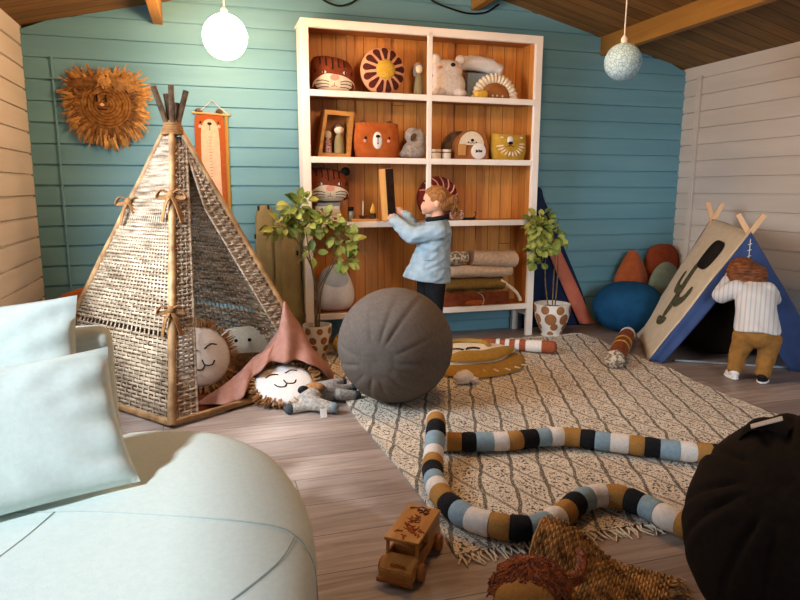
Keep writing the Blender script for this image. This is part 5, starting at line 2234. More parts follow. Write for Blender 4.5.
t = thing('fluffy_tassel', 'small fluffy grey tassel lying in front of the mustard tiger cushion', 'tassel', (1.225, 2.93, 0.014))
mb = MB()
mb.ell((0, 0, 0.032), (0.055, 0.038, 0.034))
mb.ell((0.05, -0.01, 0.018), (0.028, 0.022, 0.016))
mb.jitter(0.010, 45)
for v in mb.bm.verts:
    v.co.z = max(v.co.z, 0.0)
mb.build('tuft', PLUSHW, t)
beanbag('floor_cushion', 'golden brown cushion between the grey ball pouf and the bookshelf', 'cushion', (0.80, 3.66, 0.014), (0.12, 0.09), 0.14, M['gold'], 3)

# ------------------------------------------------------------------ toy truck
HX = atan2(-0.79, -0.61)
t = thing('toy_truck', 'wooden toy truck with burnt drawings on its roof beside the rug', 'toy truck', (0.498, 1.522, 0), HX)
W2 = 0.047
mb = MB()
mb.box((0.005, 0, 0.026), (0.255, 0.082, 0.018), bev=0.003)
mb.build('chassis', M['truckwood'], t)
mb = MB()
mb.box((-0.042, 0, 0.066), (0.105, 0.092, 0.066), bev=0.003)
mb.build('cargo_body', M['truckwood'], t)
mb = MB()
mb.box((0.0, 0, 0.104), (0.190, 0.096, 0.010), bev=0.003)
roof = mb.build('roof', M['truckwood'], t)
rnd = random.Random(12)
for k, (m_, cx, cy, n_) in enumerate(((M['orange'], 0.045, 0.005, 30), (mat('burnt purple mark', '#3a1c24', '#59303a', 0.8, 60), -0.058, 0.008, 16), (mat('burnt brown mark', '#7a3a18', '#8f4a22', 0.8, 60), -0.01, -0.008, 14))):
    mb = MB()
    for i in range(n_):
        x, y = cx + rnd.gauss(0, 0.016), cy + rnd.gauss(0, 0.016)
        if abs(x) > 0.088 or abs(y) > 0.042:
            continue
        a = rnd.uniform(0, pi)
        d = Vector((cos(a), sin(a), 0)) * rnd.uniform(0.004, 0.011)
        p = Vector((x, y, 0.1092))
        mb.tube([p - d, p + Vector((rnd.uniform(-.003, .003), rnd.uniform(-.003, .003), 0.0003)), p + d], rnd.uniform(0.0014, 0.0032), 5)
    mb.build('drawing', m_, roof)
for sy in (-1, 1):
    mb = MB()
    mb.box((0.085, sy * 0.040, 0.076), (0.008, 0.008, 0.052), bev=0.001)
    mb.build('windscreen_post', M['truckwood'], t, smooth=False)
    mb = MB()
    mb.box((0.045, sy * 0.041, 0.048), (0.075, 0.008, 0.030), bev=0.002)
    mb.build('door', M['browntoy'], t, smooth=False)
mb = MB()
mb.box((0.036, 0, 0.052), (0.03, 0.072, 0.034), bev=0.004)
mb.build('seat', M['browntoy'], t)
mb = MB()
R = []
for x, z in ((0.082, 0.062), (0.118, 0.056), (0.134, 0.048), (0.136, 0.018)):
    pass
side = [(0.078, 0.016), (0.138, 0.016), (0.138, 0.044), (0.118, 0.057), (0.078, 0.062)]
A_ = [mb.bm.verts.new((x, -0.046, z)) for x, z in side]
B_ = [mb.bm.verts.new((x, 0.046, z)) for x, z in side]
mb.face(A_)
mb.face(list(reversed(B_)))
for k in range(5):
    mb.face((A_[k], B_[k], B_[(k + 1) % 5], A_[(k + 1) % 5]))
bmesh.ops.bevel(mb.bm, geom=list(mb.bm.edges), offset=0.003, segments=2, affect='EDGES')
hood = mb.build('hood', M['truckwood'], t, angle=30)
mb = MB()
for k in range(7):
    y = -0.018 + k * 0.006
    mb.tube([(0.122, y, 0.0565), (0.129, y + 0.003, 0.052)], 0.0014, 5)
mb.build('emblem', M['rust'], hood)
mb = MB()
mb.box((0.141, 0, 0.018), (0.008, 0.098, 0.012), bev=0.002)
mb.build('bumper', M['browntoy'], t)
for x in (-0.065, 0.085):
    for sy in (-1, 1):
        mb = MB()
        mb.lathe([(0.021, 0), (0.0235, 0.003), (0.0235, 0.013), (0.021, 0.016), (0.008, 0.016), (0.006, 0.019), (0.001, 0.019)], n=28, M=tr((x, sy * 0.044, 0.0238), (radians(-90) * sy, 0, 0)))
        mb.build('wheel', M['browntoy'], t)

# ------------------------------------------------------------------ woven mat and lion toy on it
mc = Vector((0.868, 1.478, 0))
ma, mbv = Vector((0.707, -0.707, 0)), Vector((-0.70, -0.714, 0))
t = thing('woven_mat', 'rough woven seagrass mat with one corner lying over the striped snake', 'mat', (0.80, 1.15, 0))
SEA = mat('seagrass strands', '#4c3118', '#c4965a', 0.8, 28, (1, 1, 1), bump=0.4, bscale=160, det=4, lo=0.30, hi=0.70)


def mat_z(u, v):
    d = hypot(u * 0.34, v * 0.42)
    e = min(max((d - 0.05) / 0.17, 0), 1)
    return 0.006 + 0.082 * (1 - e * e * (3 - 2 * e))


def matp(u, v, off=0.0):
    p = mc + ma * (0.34 * u) + mbv * (0.42 * v)
    p.z = mat_z(u, v) + off
    return p


mb = MB()
n_ = 44
for i in range(n_):
    u = (i + 0.5) / n_
    pts = []
    for j in range(31):
        v = j / 30
        s = 1 if (i + j) % 2 else -1
        pts.append(matp(u + random.uniform(-.003, .003), v, 0.005 + s * 0.0028))
    mb.tube(pts, [0.0048 * random.uniform(.7, 1.2) for _ in pts], 5)
for j in range(16):
    v = (j + 0.5) / 16
    mb.tube([matp(i / 20, v, 0.004) for i in range(21)], 0.0035, 5)
mb.build('weave', SEA, t, world=True)
mb = MB()
for i in range(110):
    v = random.random()
    p = matp(1.0, v, 0.004)
    L = random.uniform(0.02, 0.055)
    mb.tube([p, p + ma * L * 0.5 + Vector((0, 0, random.uniform(0, .012))), p + ma * L + mbv * random.uniform(-.02, .02) + Vector((0, 0, random.uniform(-.002, .01)))], [0.003, 0.0025, 0.001], 4)
mb.build('frayed_edge', SEA, t, world=True)

t = thing('lion_plush', 'lion plush with a shaggy rust mane lying on the woven mat', 'soft toy', (0.69, 1.205, 0.012), 0)
HAIR = mat('rust mohair', '#6a2e14', '#a3561f', 0.95, 40, (1, 1, 1), bump=0.5, bscale=200, sheen=0.3)
mb = MB()
mb.ell((-0.03, -0.02, 0.055), (0.075, 0.070, 0.058))
mb.ell((0.02, -0.09, 0.035), (0.07, 0.07, 0.036))
mb.ell((-0.07, -0.06, 0.035), (0.05, 0.05, 0.036))
o = mb.build('body', M['ochre'], t)
remesh(o, 0.006, 4)
for v in o.data.vertices:
    v.co.z = max(v.co.z, 0.001)
mb = MB()
rnd = random.Random(4)
for i in range(420):
    a = rnd.uniform(0, 2 * pi)
    e0 = rnd.uniform(0.02, 0.75)
    ln = rnd.uniform(0.5, 1.15)
    pts = []
    for k in range(7):
        e = e0 + ln * k / 6
        aa = a + 0.25 * sin(e * 7 + i) * (k / 6)
        lift = 1.0 + 0.10 * sin(k * 1.3 + i) + rnd.uniform(0, .10)
        q = Vector((0.0 + 0.088 * sin(e) * cos(aa) * lift, 0.015 + 0.080 * sin(e) * sin(aa) * lift, 0.045 + 0.070 * cos(e) * lift))
        q.z = max(q.z, 0.006)
        pts.append(q)
    if sin(a) < -0.75 and cos(a) < 0.1:
        pts = pts[:4]
    m_ = len(pts)
    mb.tube(pts, [0.0048 - 0.0030 * k / m_ for k in range(m_)], 5)
mb.build('mane', HAIR, t)
mb = MB()
tl = spline([(0.03, 0.02, 0.05), (0.09, 0.025, 0.045), (0.145, 0.04, 0.05), (0.185, 0.085, 0.06), (0.195, 0.12, 0.062)], 8)
mb.tube(tl, 0.009, 8, roundend=True)
for i in range(26):
    a, ph_ = rnd.uniform(0, 2 * pi), rnd.uniform(0, 6)
    k0 = rnd.randrange(0, 12)
    q = [p + Vector((0.011 * cos(a + k * .35), 0.008 * sin(k * .9 + ph_), 0.011 * sin(a + k * .35))) for k, p in enumerate(tl[k0:k0 + 20])]
    for v in q:
        v.z = max(v.z, 0.006)
    mb.tube(q, [0.0042 - 0.0025 * k / len(q) for k in range(len(q))], 5)
mb.build('tail', HAIR, t)
for x in (-0.065, -0.02):
    mb = MB()
    mb.ell((x, -0.082, 0.075), (0.007, 0.006, 0.008), u=12, v=8)
    mb.build('eye', M['black'], t)

# ------------------------------------------------------------------ things in and around the teepee
FRG = mat('tan fringe', '#8a5f38', '#b48454', 0.9, 60, bump=0.3, bscale=200)


def lion_cushion(label, c, r, xd, zd, fringe=0.045, mouth=True, group=None, face_m=None):
    t = thing('lion_cushion', label, 'cushion', tuple(c))
    Mx = frame((0, 0, 0), xd, zd)
    P = Puff(oval(0, 0, r, r, 40), r * 0.29, (0, 0))
    mb = MB()
    P.mesh(mb)
    mb.xf(Mx)
    mb.build('face', face_m or M['whitefab'], t, angle=80)
    mb = MB()
    for i in range(int(260 * r / 0.12)):
        a = 2 * pi * random.random()
        y = random.uniform(-0.25, 0.25) * r
        p = Vector((r * 0.97 * cos(a), y, r * 0.97 * sin(a)))
        j = a + random.uniform(-.25, .25)
        L = fringe * random.uniform(0.7, 1.1)
        e = p + Vector((cos(j) * L, random.uniform(-.015, .015), sin(j) * L))
        mb.tube([p, p.lerp(e, .5) + Vector((0, random.uniform(-.006, .006), 0)), e], [0.004, 0.0038, 0.0015], 4)
    mb.xf(Mx)
    wz = c[2]
    for v in mb.bm.verts:
        v.co.z = max(v.co.z, 0.004 - wz)
    mb.build('fringe', FRG, t)
    for pts, rr in (([(-.55, .25), (-.35, .32), (-.12, .22)], .014), ([(.12, .22), (.35, .32), (.55, .25)], .014), ([(-.05, -.1), (0.0, -.28), (.22, -.34), (.34, -.22)], .014), ([(-.40, -.18), (-.30, -.34), (-.12, -.40), (0.0, -.28)], .014)):
        mb = MB()
        P.stroke(mb, [(a * r, b * r) for a, b in pts], rr * r * 1.6)
        mb.xf(Mx)
        mb.build('stitched_line', M['dark'], t)
    return t


def shift_floor(t):
    pass


lion_cushion('round white lion cushion with a tan fringe leaning inside the wicker teepee', (-0.062, 3.16, 0.190), 0.150, (0.93, 0.36, 0.12), (-0.10, 0.25, 0.95))
mb = MB()
t = thing('bear_cushion', 'cream cushion with a tan lower half at the back of the wicker teepee', 'cushion', (0.17, 3.42, 0.02))
P = Puff(superoval(0, 0.125, 0.16, 0.125, 2.8), 0.055, (0, 0.125))
P.mesh(mb)
mb.xf(tr((0, 0, 0), (radians(-18), 0, 0)))
mb.build('cover', M['cream'], t, angle=80)
mb = MB()
P.patch(mb, smooth_outline([(-0.135, 0.03), (-0.15, 0.08), (-0.06, 0.10), (0.06, 0.10), (0.15, 0.08), (0.135, 0.03), (0, 0.008)], 4))
mb.xf(tr((0, 0, 0), (radians(-18), 0, 0)))
mb.build('lower_half', FRG, t, angle=80)
for x in (-0.05, 0.02):
    mb = MB()
    P.patch(mb, oval(x, 0.17, 0.010, 0.010, 12), eps=0.003)
    mb.xf(tr((0, 0, 0), (radians(-18), 0, 0)))
    mb.build('eye', M['dark'], t)
# dark rust floor pad inside the teepee
t = thing('floor_pad', 'dark rust floor pad lying inside the wicker teepee', 'floor pad', (0.02, 3.28, 0))
mb = MB()
fp = [(0.0, 2.95), (0.40, 3.20), (0.32, 3.48), (0.0, 3.72), (-0.30, 3.60), (-0.50, 3.46), (-0.28, 3.10), (-0.14, 2.92)]
mb2 = smooth_outline([(a - 0.02, b - 3.28) for a, b in fp], 4)
flat_puff(mb, mb2, 0.018, 0.002, (0, 0.02), p=6)
mb.build('cover', mat('dark rust pad', '#6a2e16', '#7c3a1e', 0.95, 30, bump=0.3), t, angle=80)

lion_cushion('white lion cushion with a tan fringe lying under the pink blanket', (0.318, 2.980, 0.072), 0.142, (0.97, 0.20, 0.10), (-0.10, 0.90, 0.40))
# pink blanket draped from the teepee pole over the cushion
rails = [[(-0.075, 2.985, 0.020), (-0.075, 2.97, 0.022), (-0.07, 2.955, 0.016)],
         [(0.02, 3.08, 0.035), (0.02, 2.99, 0.075), (0.035, 2.90, 0.030)],
         [(0.12, 3.14, 0.060), (0.11, 3.04, 0.125), (0.105, 2.90, 0.040)],
         [(0.21, 3.19, 0.120), (0.20, 3.10, 0.185), (0.165, 2.97, 0.110)],
         [(0.31, 3.22, 0.290), (0.280, 3.12, 0.235), (0.235, 3.00, 0.165)],
         [(0.365, 3.20, 0.435), (0.350, 3.11, 0.290), (0.325, 3.02, 0.175)],
         [(0.415, 3.23, 0.330), (0.425, 3.12, 0.235), (0.410, 3.02, 0.170)],
         [(0.495, 3.26, 0.170), (0.510, 3.14, 0.165), (0.500, 3.03, 0.120)],
         [(0.575, 3.25, 0.060), (0.590, 3.15, 0.055), (0.565, 3.06, 0.040)]]
U = [spline(r_, 8) for r_ in rails]
cols = list(zip(*[[tuple(p) for p in u] for u in U]))
G = [spline(c, 8) for c in cols]
mb = MB()
nv_, nu_ = len(G), len(G[0])


def bl(u, v):
    i, j = min(int(round(u * (nu_ - 1))), nu_ - 1), min(int(round(v * (nv_ - 1))), nv_ - 1)
    p = G[j][i].copy()
    k = sin(pi * u)
    p.y += 0.030 * sin(u * 37) * v * k
    p.x += 0.016 * sin(u * 23 + 2 + 3 * v) * (1 - v) * k
    p.z += 0.010 * noise.noise(Vector((u * 9, v * 4, 2))) * k
    p.z = max(p.z, 0.012)
    return p


mb.grid(bl, nu_ - 1, nv_ - 1)
PINK = mat('dusty pink muslin', '#9f7264', '#ac7f70', 0.97, 30, bump=0.5, bscale=150, bd=0.004, spec=0.08)
o = mb.build('pink_blanket', PINK, world=True, loc=(0.3, 3.1, 0.02), solid=0.006, angle=80)
tag(o, 'dusty pink muslin blanket draped from the teepee pole over a lion cushion', 'blanket')

# grey lamb plush
t = thing('lamb_plush', 'grey lamb plush with dark hooves lying on the floor in front of the pink blanket', 'soft toy', (0.46, 2.83, 0.0))
mb = MB()
mb.ell((0.04, 0.06, 0.050), (0.085, 0.060, 0.050), (0, 0, 0.3))
mb.ell((-0.045, -0.035, 0.055), (0.055, 0.05, 0.048))
cap_prim(mb, (-0.04, -0.07, 0.04), (0.035, -0.12, 0.032), 0.034, 0.026)
cap_prim(mb, (-0.06, -0.06, 0.03), (-0.13, -0.07, 0.026), 0.026, 0.022)
cap_prim(mb, (0.08, 0.05, 0.05), (0.165, 0.095, 0.040), 0.034, 0.024)
cap_prim(mb, (0.05, 0.10, 0.06), (0.13, 0.15, 0.06), 0.030, 0.024)
cap_prim(mb, (0.10, 0.02, 0.04), (0.17, 0.03, 0.028), 0.028, 0.024)
o = mb.build('body', mat('grey curly plush', '#8d857c', '#b5aca2', 0.98, 70, bump=0.9, bscale=110, bd=0.008), t)
remesh(o, 0.006, 3)
for v in o.data.vertices:
    v.co.z = max(v.co.z, 0.002)
for p, r_ in (((-0.145, -0.072, 0.026), 0.024), ((0.180, 0.100, 0.038), 0.024), ((0.145, 0.158, 0.058), 0.022), ((0.186, 0.032, 0.026), 0.023)):
    mb = MB()
    mb.ell(p, (r_ * 1.0, r_, r_))
    mb.build('hoof', mat('dark felt', '#34383c', '#3f4448', 0.95, 40), t)
mb = MB()
mb.ell((0.045, -0.127, 0.032), (0.024, 0.022, 0.024))
mb.build('muzzle', M['steel'], t)
mb = MB()
mb.ell((-0.075, -0.03, 0.095), (0.026, 0.016, 0.020))
mb.build('ear', M['black'], t)
mb = MB()
mb.ell((-0.02, 0.0, 0.092), (0.05, 0.035, 0.022))
mb.build('back_patch', FRG, t)
mb = MB()
mb.box((-0.005, -0.155, 0.020), (0.030, 0.003, 0.040), (radians(-15), 0, 0.1), bev=0.001)
mb.build('paper_tag', M['whitefab'], t, smooth=False)

# ------------------------------------------------------------------ children
def hand(mb, wrist, d, palmn, r=0.019, curl=0.5, side=1):
    """small hand: palm, four curled fingers, thumb leaving the side of the palm"""
    W = Vector(wrist)
    d = Vector(d).normalized()
    n_ = Vector(palmn)
    n_ = (n_ - d * n_.dot(d)).normalized()
    s = d.cross(n_).normalized() * side
    c = W + d * 0.024
    for k in (-1, 0, 1):
        cap_prim(mb, W + s * k * 0.004, c + s * k * 0.011 + d * 0.010, 0.0125, 0.011, 8)
    for k, L in ((-1.5, 0.026), (-0.5, 0.032), (0.5, 0.031), (1.5, 0.024)):
        b = c + d * 0.016 + s * k * 0.0085
        m_ = b + d * L * 0.55 + n_ * L * 0.25 * curl
        e = m_ + d * L * 0.35 * (1 - curl * 0.7) + n_ * L * 0.55 * curl
        cap_prim(mb, b - d * 0.008, m_, 0.0068, 0.0062, 8)
        cap_prim(mb, m_, e, 0.0062, 0.0052, 8)
    b = W + d * 0.012 - s * 0.013
    m_ = b - s * 0.016 + d * 0.012 + n_ * 0.006
    e = m_ + d * 0.014 + n_ * 0.012
    cap_prim(mb, b, m_, 0.008, 0.007, 8)
    cap_prim(mb, m_, e, 0.007, 0.0055, 8)


JACKET = mat('pale denim blue jacket', '#8aa0ae', '#9cb1bd', 0.9, 22, bump=0.6, bscale=40, bd=0.006, spec=0.12)
LEGG = mat('black leggings', '#0e0f12', '#15161a', 0.9, 30)
GHAIR = mat('light brown hair', '#6a4020', '#a8743c', 0.6, 30, (6, 6, 1), bump=0.5, bscale=60, bd=0.004, spec=0.3)
girl = thing('person', 'small girl in a pale blue jacket and black leggings reaching to the bookshelf', 'person', (1.250, 3.60, 0.014), radians(-20))
GS = (0.065, -0.095, 0.765)
GSf = (0.050, 0.095, 0.770)
GE, GEf = (-0.085, -0.085, 0.738), (-0.070, 0.120, 0.760)
GW, GWf = (-0.205, 0.045, 0.835), (-0.150, 0.135, 0.862)
mb = MB()
mb.ell((0.050, 0, 0.960), (0.083, 0.074, 0.088))
mb.ell((0.010, 0, 0.915), (0.058, 0.055, 0.050))
mb.ell((-0.030, 0, 0.935), (0.012, 0.010, 0.012))
mb.ell((-0.018, 0.030, 0.915), (0.028, 0.024, 0.026))
mb.ell((-0.018, -0.030, 0.915), (0.028, 0.024, 0.026))
mb.ell((-0.020, 0, 0.882), (0.022, 0.024, 0.018))
mb.ell((0.058, -0.076, 0.935), (0.016, 0.008, 0.024))
mb.ell((0.058, 0.076, 0.935), (0.016, 0.008, 0.024))
limb(mb, [(0.062, 0, 0.90), (0.060, 0, 0.80)], [0.042, 0.042])
mb.ell((0.048, 0, 0.67), (0.060, 0.075, 0.15))
mb.ell((0.030, 0, 0.49), (0.055, 0.075, 0.08))
limb(mb, [GS, GE, GW], [0.036, 0.030, 0.021])
limb(mb, [GSf, GEf, GWf], [0.036, 0.030, 0.021])
limb(mb, [(0.055, -0.050, 0.45), (0.050, -0.050, 0.25), (0.062, -0.050, 0.06)], [0.040, 0.032, 0.022])
limb(mb, [(0.005, 0.050, 0.45), (-0.015, 0.050, 0.25), (-0.005, 0.050, 0.06)], [0.040, 0.032, 0.022])
hand(mb, (GW[0] - 0.002, GW[1] + 0.004, GW[2]), (-0.55, 0.75, 0.25), (0.1, 0.9, -0.2), curl=0.45, side=1)
hand(mb, GWf, (-0.75, 0.2, 0.5), (-0.5, -0.6, -0.1), curl=0.45, side=-1)
o = mb.build('body', M['skin'], girl)
remesh(o, 0.0045, 3)
mb = MB()
R = []
for z, cx, rx, ry in ((0.462, 0.002, 0.140, 0.138), (0.468, 0.002, 0.144, 0.142), (0.55, 0.016, 0.126, 0.132), (0.63, 0.030, 0.106, 0.120), (0.70, 0.044, 0.098, 0.118), (0.76, 0.056, 0.092, 0.114), (0.80, 0.060, 0.076, 0.096), (0.835, 0.060, 0.058, 0.062)):
    R.append([Vector((cx + rx * cos(a), ry * sin(a), z + (0.035 * (-cos(a)) if z < 0.5 else 0) * 0.5)) for a in [2 * pi * k / 36 for k in range(36)]])
mb.rings(R)
limb(mb, [GS, GE, (GW[0] + 0.012, GW[1] - 0.012, GW[2] - 0.012)], [0.058, 0.052, 0.040])
limb(mb, [GSf, GEf, (GWf[0] + 0.018, GWf[1], GWf[2] - 0.010)], [0.052, 0.044, 0.034])
o = mb.build('jacket', JACKET, girl)
remesh(o, 0.006, 4)
for v in o.data.vertices:
    q = v.co
    d = noise.noise_vector(Vector((q.x * 16 + q.z * 12, q.y * 20, q.z * 34 - q.x * 14)))
    v.co += Vector((d.x, d.y, d.z * 0.3)) * 0.0095
mb = MB()
mb.tube([(0.060 + 0.058 * cos(a), 0.062 * sin(a), 0.842 + 0.010 * cos(a)) for a in [2 * pi * k / 28 for k in range(29)]], 0.014, 10, cap=False)
mb.build('collar', LEGG, girl)
mb = MB()
mb.box((0.015, -0.126, 0.60), (0.055, 0.008, 0.010), (0.05, 0, 0.1), bev=0.002)
mb.build('pocket_flap', JACKET, girl)
mb = MB()
mb.ell((0.025, 0, 0.50), (0.080, 0.100, 0.08))
limb(mb, [(0.055, -0.050, 0.50), (0.050, -0.050, 0.25), (0.062, -0.050, 0.055)], [0.066, 0.050, 0.036])
limb(mb, [(0.005, 0.050, 0.50), (-0.015, 0.050, 0.25), (-0.005, 0.050, 0.055)], [0.066, 0.050, 0.036])
o = mb.build('leggings', LEGG, girl)
remesh(o, 0.006, 3)
for x, y in ((0.062, -0.050), (-0.005, 0.050)):
    mb = MB()
    mb.ell((x - 0.022, y, 0.024), (0.066, 0.030, 0.026))
    mb.ell((x + 0.005, y, 0.045), (0.034, 0.029, 0.03))
    for v in mb.bm.verts:
        v.co.z = max(v.co.z, 0.0)
    mb.build('shoe', M['black'], girl)
mb = MB()
mb.ell((0.056, 0, 0.978), (0.089, 0.080, 0.080))
mb.ell((0.100, 0, 0.945), (0.050, 0.066, 0.070))
mb.ell((0.138, 0, 0.955), (0.042, 0.045, 0.048))
mb.ell((0.150, 0, 0.965), (0.030, 0.034, 0.034))
o = mb.build('hair', GHAIR, girl)
remesh(o, 0.006, 4)
me = o.data
bm = bmesh.new()
bm.from_mesh(me)
# open the hair over face and ears
bmesh.ops.delete(bm, geom=[v for v in bm.verts if v.co.x < 0.012 + max(0, (v.co.z - 0.975)) * -0.9 or (v.co.z < 0.95 and v.co.x < 0.072)], context='VERTS')
bm.to_mesh(me)
bm.free()
for v in o.data.vertices:
    q = v.co
    v.co += noise.noise_vector(Vector((q.x * 14, q.y * 60, q.z * 22 + q.x * 20))) * 0.006
md = o.modifiers.new('s', 'SOLIDIFY')
md.thickness = 0.006
bake(o)
mb = MB()
rnd = random.Random(21)
for i in range(150):
    p = Vector((0.155 + rnd.uniform(-.015, .02), rnd.uniform(-.03, .03), 0.965 + rnd.uniform(-.03, .03)))
    a = rnd.uniform(0, 6)
    pts = [p + Vector((0.012 * sin(a + k * 1.1) + 0.010 * k * 0.8 * (1 if k < 3 else 0.6), 0.012 * cos(a + k * 1.1) + rnd.uniform(-.004, .004), -0.020 * k + (0.012 if k == 1 else 0))) for k in range(6)]
    mb.tube(spline(pts, 3), 0.0028, 4)
mb.build('ponytail', GHAIR, girl)
for sy in (-1, 1):
    mb = MB()
    mb.ell((-0.026, sy * 0.028, 0.957), (0.006, 0.010, 0.008), u=12, v=8)
    mb.build('eye', M['dark'], girl)
mb = MB()
mb.ell((-0.041, 0, 0.903), (0.006, 0.014, 0.005), u=12, v=8)
mb.build('mouth', M['pinkfab'], girl)

for ch in girl.children_recursive:
    for v in ch.data.vertices:
        if v.co.z > 0.85 and ch.name.split('.')[0] in ('body', 'hair', 'eye', 'mouth', 'ponytail') and abs(v.co.x - 0.05) < 0.16 and not (ch.name.startswith('body') and v.co.x < -0.06):
            v.co = Vector((0.06, 0, 0.85)) + (v.co - Vector((0.06, 0, 0.85))) * 0.91
        elif ch.name.split('.')[0] == 'ponytail':
            v.co.x = 0.06 + (v.co.x - 0.06) * 0.91
        v.co.z *= 0.965
# wooden box in her hands
bc = girl.matrix_basis @ Vector((-0.245, 0.118, 0.965))
t = thing('wooden_box', 'tall narrow wooden box with a dark side held up by the girl in blue', 'box', (bc.x, bc.y, 0.800), radians(28))
mb = MB()
mb.box((0, 0, 0.16), (0.066, 0.055, 0.31), (0, radians(-5), 0), bev=0.003)
mb.build('case', M['plainwood_z'], t, smooth=False)
mb = MB()
mb.box((0, -0.0295, 0.16), (0.064, 0.004, 0.308), (0, radians(-5), 0), bev=0.001)
mb.build('dark_side', mat('dark brown wood', '#1c110a', '#38231a', 0.6, 20), t, smooth=False)  # thin sheet that makes one face of the box darker brown

# boy bending into the tent
SHIRT = stripes('white shirt with pale stripes', '#cfc9c2', '#aeb3b8', 0, 0.022, 0.72, 0.92, bump=0.2)
PANTS = mat('tan trousers', '#8a6130', '#9a6d38', 0.92, 30, bump=0.25, bscale=60, bd=0.005, spec=0.1)
BHAIR = mat('auburn hair', '#4e2a14', '#8a4e24', 0.6, 30, (1, 1, 5), bump=0.6, bscale=70, bd=0.005, spec=0.3)
boy = thing('person', 'toddler boy in a striped white shirt and tan trousers bending into the tent', 'person', (2.74, 2.56, 0), radians(-45))
BS, BSr = (-0.080, 0.085, 0.500), (0.066, 0.090, 0.505)
BE, BEr = (-0.165, 0.130, 0.445), (0.088, 0.200, 0.44)
BWr_, BWl = (0.06, 0.28, 0.42), (-0.120, 0.185, 0.545)
mb = MB()
mb.ell((-0.045, 0.175, 0.565), (0.080, 0.088, 0.080), (radians(-35), 0, 0))
mb.ell((-0.045, 0.225, 0.525), (0.055, 0.045, 0.05))
mb.ell((-0.128, 0.185, 0.555), (0.010, 0.016, 0.022))
mb.ell((0.036, 0.185, 0.555), (0.010, 0.016, 0.022))
limb(mb, [(-0.035, 0.15, 0.54), (-0.015, 0.09, 0.50)], [0.042, 0.045])
mb.ell((0.0, 0.055, 0.42), (0.070, 0.055, 0.115), (radians(-22), 0, 0))
mb.ell((0.005, 0.0, 0.285), (0.075, 0.062, 0.07))
limb(mb, [BS, BE, BWl], [0.036, 0.030, 0.022])
limb(mb, [BSr, BEr, BWr_], [0.036, 0.030, 0.022])
limb(mb, [(-0.055, 0.0, 0.26), (-0.088, 0.010, 0.145), (-0.115, 0.0, 0.05)], [0.044, 0.034, 0.024])
limb(mb, [(0.060, 0.0, 0.26), (0.042, 0.010, 0.145), (0.018, -0.01, 0.05)], [0.044, 0.034, 0.024])
hand(mb, BWl, (0.35, 0.3, 0.85), (0.3, 0.8, -0.3), curl=0.35, side=1)
hand(mb, BWr_, (-0.2, 0.9, -0.1), (0, -0.2, -1), curl=0.4, side=-1)
o = mb.build('body', M['skin'], boy)
remesh(o, 0.0045, 3)
mb = MB()
R = []
for z, cy, rx, ry in ((0.290, -0.012, 0.108, 0.090), (0.298, -0.010, 0.110, 0.094), (0.36, 0.022, 0.100, 0.086), (0.43, 0.052, 0.098, 0.084), (0.49, 0.080, 0.096, 0.078), (0.525, 0.098, 0.076, 0.062), (0.545, 0.115, 0.048, 0.045)):
    R.append([Vector((rx * cos(a) + 0.004, cy + ry * sin(a), z + (0.010 * sin(3 * a) if z < 0.3 else 0))) for a in [2 * pi * k / 36 for k in range(36)]])
mb.rings(R)
limb(mb, [BS, BE, (BWl[0] - 0.004, BWl[1] - 0.006, BWl[2] - 0.014)], [0.050, 0.044, 0.033])
limb(mb, [BSr, BEr, BWr_], [0.044, 0.040, 0.033])
o = mb.build('shirt', SHIRT, boy)
remesh(o, 0.006, 4)
for v in o.data.vertices:
    q = v.co
    d = noise.noise_vector(Vector((q.x * 24, q.y * 22, q.z * 14 + 5)))
    v.co += Vector((d.x, d.y, 0)) * 0.005
mb = MB()
mb.ell((0.004, -0.002, 0.275), (0.104, 0.092, 0.085))
limb(mb, [(-0.054, -0.004, 0.25), (-0.088, 0.006, 0.15), (-0.112, 0.0, 0.058)], [0.061, 0.046, 0.037])
limb(mb, [(0.058, -0.004, 0.25), (0.042, 0.006, 0.15), (0.020, -0.01, 0.058)], [0.061, 0.046, 0.037])
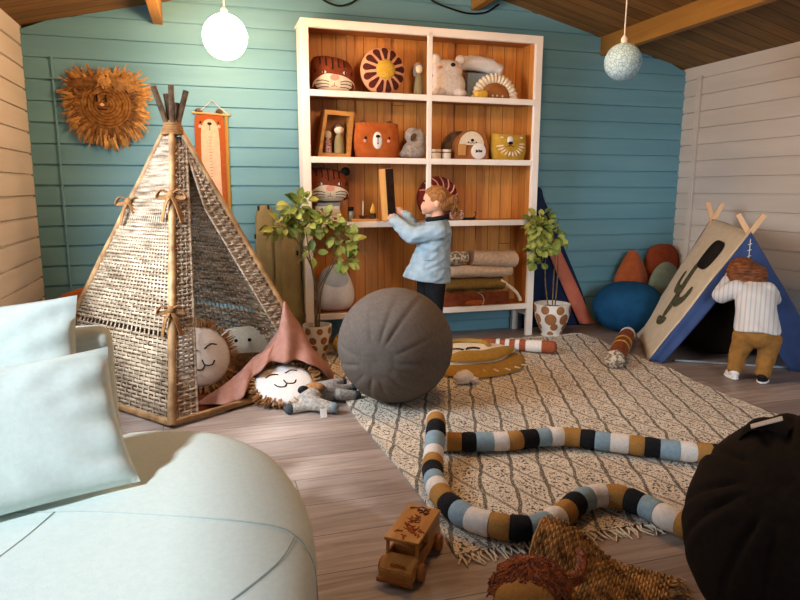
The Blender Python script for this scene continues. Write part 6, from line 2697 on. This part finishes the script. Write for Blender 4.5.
o = mb.build('trousers', PANTS, boy)
remesh(o, 0.006, 3)
for v in o.data.vertices:
    q = v.co
    d = noise.noise_vector(Vector((q.x * 18, q.y * 18, q.z * 30)))
    v.co += d * 0.0045
    v.co.z = max(v.co.z, 0.030)
mb = MB()
mb.ell((-0.045, 0.172, 0.580), (0.086, 0.098, 0.088), (radians(-35), 0, 0))
mb.ell((-0.03, 0.135, 0.545), (0.085, 0.055, 0.045))
mb.ell((0.02, 0.15, 0.585), (0.05, 0.06, 0.05))
mb.ell((-0.09, 0.15, 0.575), (0.042, 0.06, 0.055))
o = mb.build('hair', BHAIR, boy)
remesh(o, 0.006, 3)
for v in o.data.vertices:
    q = v.co
    v.co += noise.noise_vector(Vector((q.x * 30, q.y * 30, q.z * 40))) * 0.010
bm = bmesh.new()
bm.from_mesh(o.data)
bmesh.ops.delete(bm, geom=[v for v in bm.verts if v.co.y > 0.215 and v.co.z < 0.565], context='VERTS')
bm.to_mesh(o.data)
bm.free()
md = o.modifiers.new('s', 'SOLIDIFY')
md.thickness = 0.006
bake(o)
for k, (x, y, ang) in enumerate(((-0.118, 0.0, radians(115)), (0.018, -0.010, radians(80)))):
    # foot points along local +x of this small frame
    Mx = Matrix.Translation((x, y, 0)) @ Matrix.Rotation(ang, 4, 'Z')
    sole = MB()
    sole.ell((0.022, 0, 0.009), (0.062, 0.029, 0.012))
    for v in sole.bm.verts:
        v.co.z = min(max(v.co.z, 0.0), 0.018)
    sole.xf(Mx)
    up = MB()
    up.ell((0.018, 0, 0.022), (0.056, 0.026, 0.024))
    up.ell((-0.008, 0, 0.042), (0.032, 0.026, 0.026))
    for v in up.bm.verts:
        v.co.z = max(v.co.z, 0.014)
    up.xf(Mx)
    so_ = up.build('shoe', M['whitefab'] if k == 0 else M['black'], boy)
    sole.build('sole', M['whitefab'], so_)
# he leans a little to his left while he bends in
for ch in boy.children_recursive:
    for v in ch.data.vertices:
        v.co.z *= 0.95
        v.co.x -= 0.13 * max(v.co.z - 0.03, 0)
